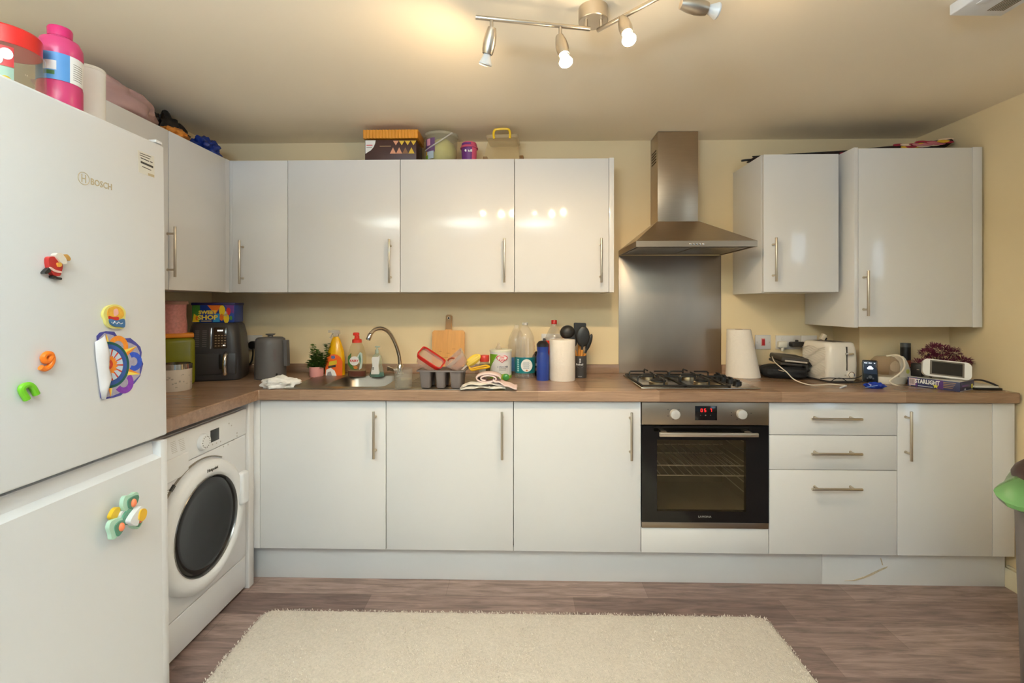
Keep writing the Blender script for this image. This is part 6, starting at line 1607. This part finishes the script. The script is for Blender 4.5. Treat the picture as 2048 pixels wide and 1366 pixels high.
relief(mat('yellow disc', (222, 182, 36), .35), [(205, 1034), (212, 1020), (221, 1014), (224, 1020), (218, 1034), (210, 1040)], .012, .024, .002, nm='disc')
relief(M_app2, [(225, 1044), (232, 1030), (247, 1013), (250, 1018), (244, 1040), (240, 1051), (232, 1050)], .034, .052, .004, nm='white_cap')
ob = relief(mat('golden flower', (230, 180, 44), .4), [(241, 1034), (244, 1022), (252, 1017), (257, 1022), (255, 1034), (248, 1042), (242, 1040)], .048, .056, .002, nm='flower')
# child's mandala drawing
o, c = magnet('drawing', 'half round colourful sun drawing on curling paper below the round magnet', 'drawing', 240, 732)
m = MB()
def lay(mm, pts, k): m.use(mm); m.prism(fpoly(pts, c), 0 if k == 0 else .0008 + .00025 * (k - 1), .0008 + .00025 * k, SIDE)
zx = lambda x, y: (180 + x * 120 / 781, 600 + y * 210 / 1366)
Z = lambda L_: [zx(x, y) for x, y in L_]
lay(mat('drawn violet blue', (72, 72, 150), .7, var=.35, vscale=60), Z([(80, 470), (120, 425), (200, 405), (310, 412), (345, 465), (430, 500), (520, 495), (590, 550), (650, 610), (668, 680), (660, 760), (688, 830), (665, 920), (650, 985), (575, 1085), (480, 1150), (400, 1240), (300, 1270), (150, 1300), (130, 1270)]), 0)
lay(mat('drawn grey lilac', (168, 160, 178), .7, var=.25, vscale=90), Z([(110, 500), (180, 430), (300, 460), (330, 500), (430, 530), (520, 560), (600, 600), (640, 680), (640, 760), (660, 830), (640, 900), (640, 980), (560, 1060), (460, 1130), (380, 1210), (280, 1250), (170, 1270)]), 1)
cx0_, cy0_ = 230, 845
def arc(cx, cy, r0, r1, a0, a1, n=16):
    return [(cx + r1 * math.cos(R(a0 + (a1 - a0) * k / n)), cy + r1 * math.sin(R(a0 + (a1 - a0) * k / n)) * 1.12) for k in range(n + 1)] + [(cx + r0 * math.cos(R(a1 + (a0 - a1) * k / n)), cy + r0 * math.sin(R(a1 + (a0 - a1) * k / n)) * 1.12) for k in range(n + 1)]
dor = mat('drawn orange', (238, 142, 40), .7, var=.2, vscale=90); dbl = mat('drawn blue', (46, 84, 196), .7, var=.3, vscale=90); dpu = mat('drawn purple', (128, 60, 170), .7, var=.3, vscale=90); dye = mat('drawn yellow', (246, 220, 96), .7); drd = mat('drawn red', (206, 66, 48), .7, var=.2, vscale=90)
lay(dor, Z(arc(360, 610, 70, 130, -165, 30)), 2); lay(drd, Z([(90, 560), (150, 490), (180, 600)]), 2)
lay(dbl, Z(arc(560, 800, 50, 110, -120, 120)), 2); lay(dpu, Z(arc(430, 1070, 60, 130, -50, 140)), 2); lay(mat('drawn maroon', (140, 50, 96), .7), Z([(160, 1200), (215, 1120), (200, 1240)]), 2)
for L_, mm in (([(205, 440), (255, 600), (170, 610)], dye), ([(600, 600), (400, 660), (470, 730)], dye), ([(650, 965), (490, 890), (460, 980)], dye), ([(262, 1260), (290, 1090), (215, 1110)], dye)): lay(mm, Z(L_), 3)
for L_ in ([(205, 440), (170, 610), (212, 600)], [(600, 600), (440, 695), (470, 730)], [(650, 965), (490, 890), (495, 930)], [(262, 1260), (215, 1110), (250, 1100)]): lay(dor, Z(L_), 4)
lay(mat('drawn dark green', (28, 92, 84), .7, var=.2, vscale=90), Z(arc(cx0_, cy0_, 190, 270, -112, 90, 24)), 5)
lay(mat('drawn deep blue', (50, 84, 156), .7, var=.2, vscale=90), Z(arc(cx0_, cy0_, 190, 240, -108, 88, 24)), 6)
lay(mat('drawn pale blue', (200, 218, 236), .7), Z([(cx0_ - 60, cy0_ - 190)] + arc(cx0_, cy0_, 0, 186, -105, 85, 20)[:21] + [(cx0_, cy0_ + 190)]), 7)
for k in range(7): 
    a_ = -75 + k * 25; lay(drd, Z(arc(cx0_, cy0_, 100, 186, a_ - 3, a_ + 3, 2)), 8)
lay(dor, Z([(cx0_ - 40, cy0_ - 90)] + [(cx0_ + (118 if k % 2 else 96) * math.cos(R(-100 + k * 12)), cy0_ + (118 if k % 2 else 96) * 1.12 * math.sin(R(-100 + k * 12))) for k in range(16)]), 9)
lay(drd, Z(arc(cx0_ - 10, cy0_ - 10, 30, 62, -60, 70, 10)), 10)
m.obj('coloured_side', None, o, smooth=False)
m = MB(); rings = []
Lf = Z([(45, 545), (60, 760), (85, 960), (110, 1160), (135, 1295)]); Rt = Z([(140, 455), (205, 690), (195, 890), (235, 1010), (150, 1290)])
for (a_, b2) in zip(Lf, Rt):
    A_ = fpoly([a_], c)[0]; B2 = fpoly([b2], c)[0]; row = []
    for k in range(7):
        u = k / 6; row.append((.002 + .010 * math.sin(u * math.pi * .62 + .1), A_[0] + (B2[0] - A_[0]) * u, A_[1] + (B2[1] - A_[1]) * u))
    rings.append(row)
bmx = bmesh.new(); G = [[bmx.verts.new(v) for v in r_] for r_ in rings]
for i in range(4):
    for j in range(6): bmx.faces.new((G[i][j], G[i][j + 1], G[i + 1][j + 1], G[i + 1][j]))
m._merge(bmx); fo_ = m.obj('curled_flap', mat('white drawing paper', (226, 224, 228), .7), o); sm = fo_.modifiers.new('thick', 'SOLIDIFY'); sm.thickness = .0006

# ================================================================== rug, bin, ceiling alarm
zr = .014
ra_ = PXZ(530, 1213, .02); rb_ = PXZ(1521, 1213, .02); 
rl = PXZ(405, 1364, .015); rr3 = PXZ(1640, 1364, .015)
x0, x1 = (ra_.x + rl.x) / 2, (rb_.x + rr3.x) / 2; y1 = ra_.y; y0 = .25
t = thing('rug', 'cream shaggy rug on the dark floor in front of the base cabinets', 'rug', ((x0 + x1) / 2, (y0 + y1) / 2, 0))
m = MB(); hw, hd = (x1 - x0) / 2, (y1 - y0) / 2
bmx = bmesh.new(); nx, ny = 260, 220; G = []
def redge(x, y):
    cr = .05; ax, ay = abs(x) - (hw - cr), abs(y) - (hd - cr)
    if ax > 0 and ay > 0: return cr - math.hypot(ax, ay)
    return min(hw - abs(x), hd - abs(y))
for i in range(nx + 1):
    row = []
    for j in range(ny + 1):
        x = -hw + 2 * hw * i / nx; y = -hd + 2 * hd * j / ny; e = redge(x, y)
        z = .012 * min(1, max(0, e) / .015) ** .5 + .0025 * noise.noise(Vector((x * 60, y * 60, 0))) + .003 * noise.noise(Vector((x * 9, y * 9, 4)))
        row.append(bmx.verts.new((x, y, max(.001, z))) if e > -.004 else None)
    G.append(row)
for i in range(nx):
    for j in range(ny):
        q = (G[i][j], G[i + 1][j], G[i + 1][j + 1], G[i][j + 1])
        if all(q): bmx.faces.new(q)
m._merge(bmx)
M_rug = mat('cream wool pile', (208, 197, 184), .95, var=.22, vscale=120, bump=.8, bscale=240)
m.obj('backing', M_rug, t, ang=180)
m = MB(); bm = m.bm; M_tuft = mat('cream wool tufts', (214, 203, 190), .95, var=.30, vscale=70)
for k in range(52000):
    x = rnd.uniform(-hw, hw); y = hd - (rnd.random() ** 1.0) * 1.05 * hd if True else 0
    e = redge(x, y)
    if e < 0: continue
    a = rnd.uniform(0, 6.283); l = rnd.uniform(.005, .010); w_ = .0016; dx, dy = math.cos(a), math.sin(a); ln = rnd.uniform(.3, 1.1) * l
    z = .008
    v0 = bm.verts.new((x - dy * w_, y + dx * w_, z)); v1 = bm.verts.new((x + dy * w_, y - dx * w_, z)); v2 = bm.verts.new((x + dx * ln * .6 + dy * w_, y + dy * ln * .6 - dx * w_, z + l * .7)); v3 = bm.verts.new((x + dx * ln, y + dy * ln, z + l * .72))
    bm.faces.new((v0, v1, v2)); bm.faces.new((v0, v2, v3))
pl_ = m.obj('pile', M_tuft, t, smooth=False, kind='stuff')

pb_ = PX(2035, 1050, 1.50)
rB = .155
cB = Vector((pb_.x + rB * 1.44 + .004, 1.52, 0))
t = thing('bin', 'grey pedal bin with brown lid and green liner at the right edge', 'bin', cB)
hl_ = PX(2030, 1000, 1.42).z
M_bin = mat('grey brown bin plastic', (118, 108, 104), .5)
m = MB(); m.lathe([(0, 0), (rB * .86, 0), (rB * .88, .01), (rB * 1.0, hl_ - .02)], 48); m.obj('body', M_bin, t)
m = MB(); rings = []
for k in range(7):
    u = k / 6; z = hl_ + .012 - .085 * u
    rings.append([((rB * (1.02 + .13 * math.sin(u * 2.2) * (1 + .35 * noise.noise(Vector((math.cos(a_) * 2, math.sin(a_) * 2, u * 2)))) ) + (.10 * max(0, math.cos(a_ - R(185))) ** 8 * u * (1 - u) * 4)) * math.cos(a_), (rB * (1.02 + .13 * math.sin(u * 2.2))) * math.sin(a_), z + .02 * noise.noise(Vector((math.cos(a_) * 3, math.sin(a_) * 3, u)))) for a_ in [2 * math.pi * q_ / 48 for q_ in range(48)]])
m.loft(rings, cap=False); m.obj('liner', clear('green bag film', (150, 206, 138), .55, .12, (134, 190, 116)), t)
m = MB(); m.lathe([(rB * 1.03, hl_), (rB * 1.04, hl_ + .015), (rB * .98, hl_ + .035), (rB * .80, hl_ + .062), (rB * .4, hl_ + .078), (0, hl_ + .082)], 48); m.obj('lid', mat('dark brown lid', (74, 52, 46), .45), t)

qa = PXZ(1898, 32, ZCEIL - .035); qb = PXZ(1947, 0, ZCEIL - .035)
u = (qb - qa); u.z = 0; u.normalize(); v_ = Vector((-u.y, u.x, 0))
if v_.x < 0: v_ = -v_
ang_ = math.atan2(v_.y, v_.x)
t = thing('alarm', 'white vented carbon monoxide alarm on the ceiling at top right', 'alarm', (qa.x, qa.y, ZCEIL), ang_)
l1 = .17; l2 = .15
sg_ = -1 if (Matrix.Rotation(-ang_, 3, 'Z') @ u).y < 0 else 1
yA, yB_ = (0, l2) if sg_ > 0 else (-l2, 0)
m = MB(); m.box(0, l1, yA, yB_, -.035, -.0005, bev=.004, seg=3); bd = m.obj('case', M_app2, t)
m = MB()
for k in range(7): m.box(l1 * .55 + k * .008, l1 * .55 + k * .008 + .004, yA + .03, yB_ - .03, -.0362, -.034)
m.obj('vents', mat('shadowed vent', (120, 106, 84), .6), bd)
m = MB(); m.box(.025, .055, (yA + yB_) / 2 - .012, (yA + yB_) / 2 + .012, -.0368, -.0345, bev=.001); m.obj('test_button', M_app, bd)
EXPOSURE = 0.32
def bulb_light(name, p, d, power, col=(1.0, 0.74, 0.43), size=165):
    l = bpy.data.lights.new(name, 'SPOT'); l.energy = power; l.color = col; l.shadow_soft_size = .022; l.spot_size = R(size); l.spot_blend = .85
    o = bpy.data.objects.new(name, l); C.objects.link(o); o.location = p; o.rotation_euler = (-Vector(d)).to_track_quat('Z', 'Y').to_euler()
    return o
# ================================================================== track light
ZR = ZCEIL - .072
ra, rb = PXZ(951, 34.5, ZR), PXZ(1180, 58, ZR)
rc = PXZ(1195, 61, ZR); re_ = PXZ(1312, -2, ZR); rd = rc + (re_ - rc).normalized() * .375
cen = PXZ(1186.5, 36, ZCEIL - .03)
t = thing('track_light', 'brushed steel ceiling track light with four tilting spot lamps', 'ceiling light', (cen.x, cen.y, ZCEIL))
b = MB(); b.lathe([(0, -.044), (.046, -.044), (.048, -.042), (.048, 0), (0, 0)], 36, T(cen.x, cen.y, ZCEIL)); b.obj('ceiling_rose', M_handle, t, world=True)
for (p, q) in ((ra, rb), (rc, rd)):
    b = MB(); b.cyl(p, q, .0068, seg=18, bev=.001)
    near = min((p, q), key=lambda v: (v - cen).length); far = q if near is p else p
    j = near + (far - near).normalized() * .014
    b.cyl((j.x, j.y, ZR), (j.x, j.y, ZCEIL - .04), .0055, seg=12)
    b.obj('rail', M_handle, t, world=True)
M_lit = mat('lit lamp glass', (255, 244, 220), .3, emit=(255, 232, 196), estr=60.0)
M_unlit = mat('frosted lamp glass', (206, 202, 196), .35, var=.03)
def spot(base, elbow, d, lit, bl=.078):
    d = Vector(d).normalized(); X = rot_to(d); e = Vector(elbow)
    b = MB(); b.cyl((base.x, base.y, base.z), e, .0055, seg=14); b.ball(e, .0085)
    arm = b.obj('lamp_arm', M_handle, t, world=True)
    b = MB(); b.lathe([(0, -.010), (.013, -.010), (.0185, .012), (.0205, .035), (.019, .055), (.0165, bl - .012), (.0145, bl - .012)], 28, Matrix.Translation(e) @ X)
    hd = b.obj('lamp_head', M_handle, t, world=True)
    b = MB(); k = bl - .014
    b.lathe([(.011, k), (.0115, k + .006), (.0175, k + .022), (.0215, k + .030), (.0205, k + .034), (.015, k + .0355), (0, k + .036)], 28, Matrix.Translation(e) @ X)
    b.obj('bulb', M_lit if lit else M_unlit, hd, world=True)
    return e + d * (k + .036 + .014)
def rail_pt(px, py): return PXZ(px, py, ZR)
f1 = rail_pt(983, 38); s1 = spot(f1, f1 + Vector((0, 0, -.038)), (-.22, .30, -.90), False)
f2 = rail_pt(1120.5, 52); s2 = spot(f2, f2 + Vector((0, 0, -.042)), (.16, -.30, -.92), True)
f3 = rc + (rd - rc).normalized() * .10; s3 = spot(f3, f3 + Vector((0, 0, -.012)), (.10, -.42, -.88), True, .074)
f4 = rc + (rd - rc).normalized() * .345; s4 = spot(f4, f4 + Vector((-.035, .015, -.068)), (.95, .12, -.12), False)
bulb_light('spot_glow', s1, (-.78, .58, .06), 6.5, size=160)
bulb_light('spot_glow', s2, (.02, .40, -.91), 17, size=150)
bulb_light('spot_glow', s3, (.02, .40, -.91), 17, size=150)
bulb_light('spot_glow', s4, (.9, .2, -.1), 3, size=150)
# ================================================================== lights, sky, camera
def area(name, loc, rot, sx, sy, power, col):
    l = bpy.data.lights.new(name, 'AREA'); l.shape = 'RECTANGLE'; l.size = sx; l.size_y = sy; l.energy = power; l.color = col
    o = bpy.data.objects.new(name, l); C.objects.link(o); o.location = loc; o.rotation_euler = rot
    return o
area('added_window_fill', ((-1.75 + 2.35) / 2, YR - .012, (0.25 + 2.12) / 2), (R(90), 0, 0), 4.0, 1.77, 4, (0.52, 0.76, 1.0))  # soft fill in the added wide opening, sized for even reflections
area('daylight_through_small_window', ((3.25 + 4.3) / 2, YR - .012, (0.95 + 2.12) / 2), (R(90), 0, 0), .95, 1.07, 10, (0.62, 0.82, 1.0))
area('added_ceiling_fill', (-0.45, -0.5, 1.8), (R(180), 0, 0), .6, .6, 150, (0.60, 0.80, 1.0))  # unseen fill added to brighten ceiling and room, no lamp stands here
w = bpy.data.worlds.new('sky'); bpy.context.scene.world = w; w.use_nodes = True
nt = w.node_tree; sk = nt.nodes.new('ShaderNodeTexSky'); sk.sky_type = 'HOSEK_WILKIE'; sk.sun_direction = (0.3, -0.5, 0.8)
nt.links.new(sk.outputs[0], nt.nodes['Background'].inputs[0]); nt.nodes['Background'].inputs[1].default_value = 0.4
cd = bpy.data.cameras.new('camera'); co = bpy.data.objects.new('camera', cd); C.objects.link(co)
cd.sensor_fit = 'HORIZONTAL'; cd.sensor_width = 36.0; cd.lens = F / 2048 * 36.0
cd.shift_y = -(683 - HZN) / 2048
cd.clip_start = 0.02
co.location = (0, 0, ZE); co.rotation_euler = (R(90), 0, TH)
sc = bpy.context.scene; sc.camera = co
vs = sc.view_settings; vs.view_transform = 'Standard'; vs.look = 'None'; vs.gamma = 1.0; vs.exposure = EXPOSURE; vs.use_curve_mapping = False
sc.cycles.use_denoising = True
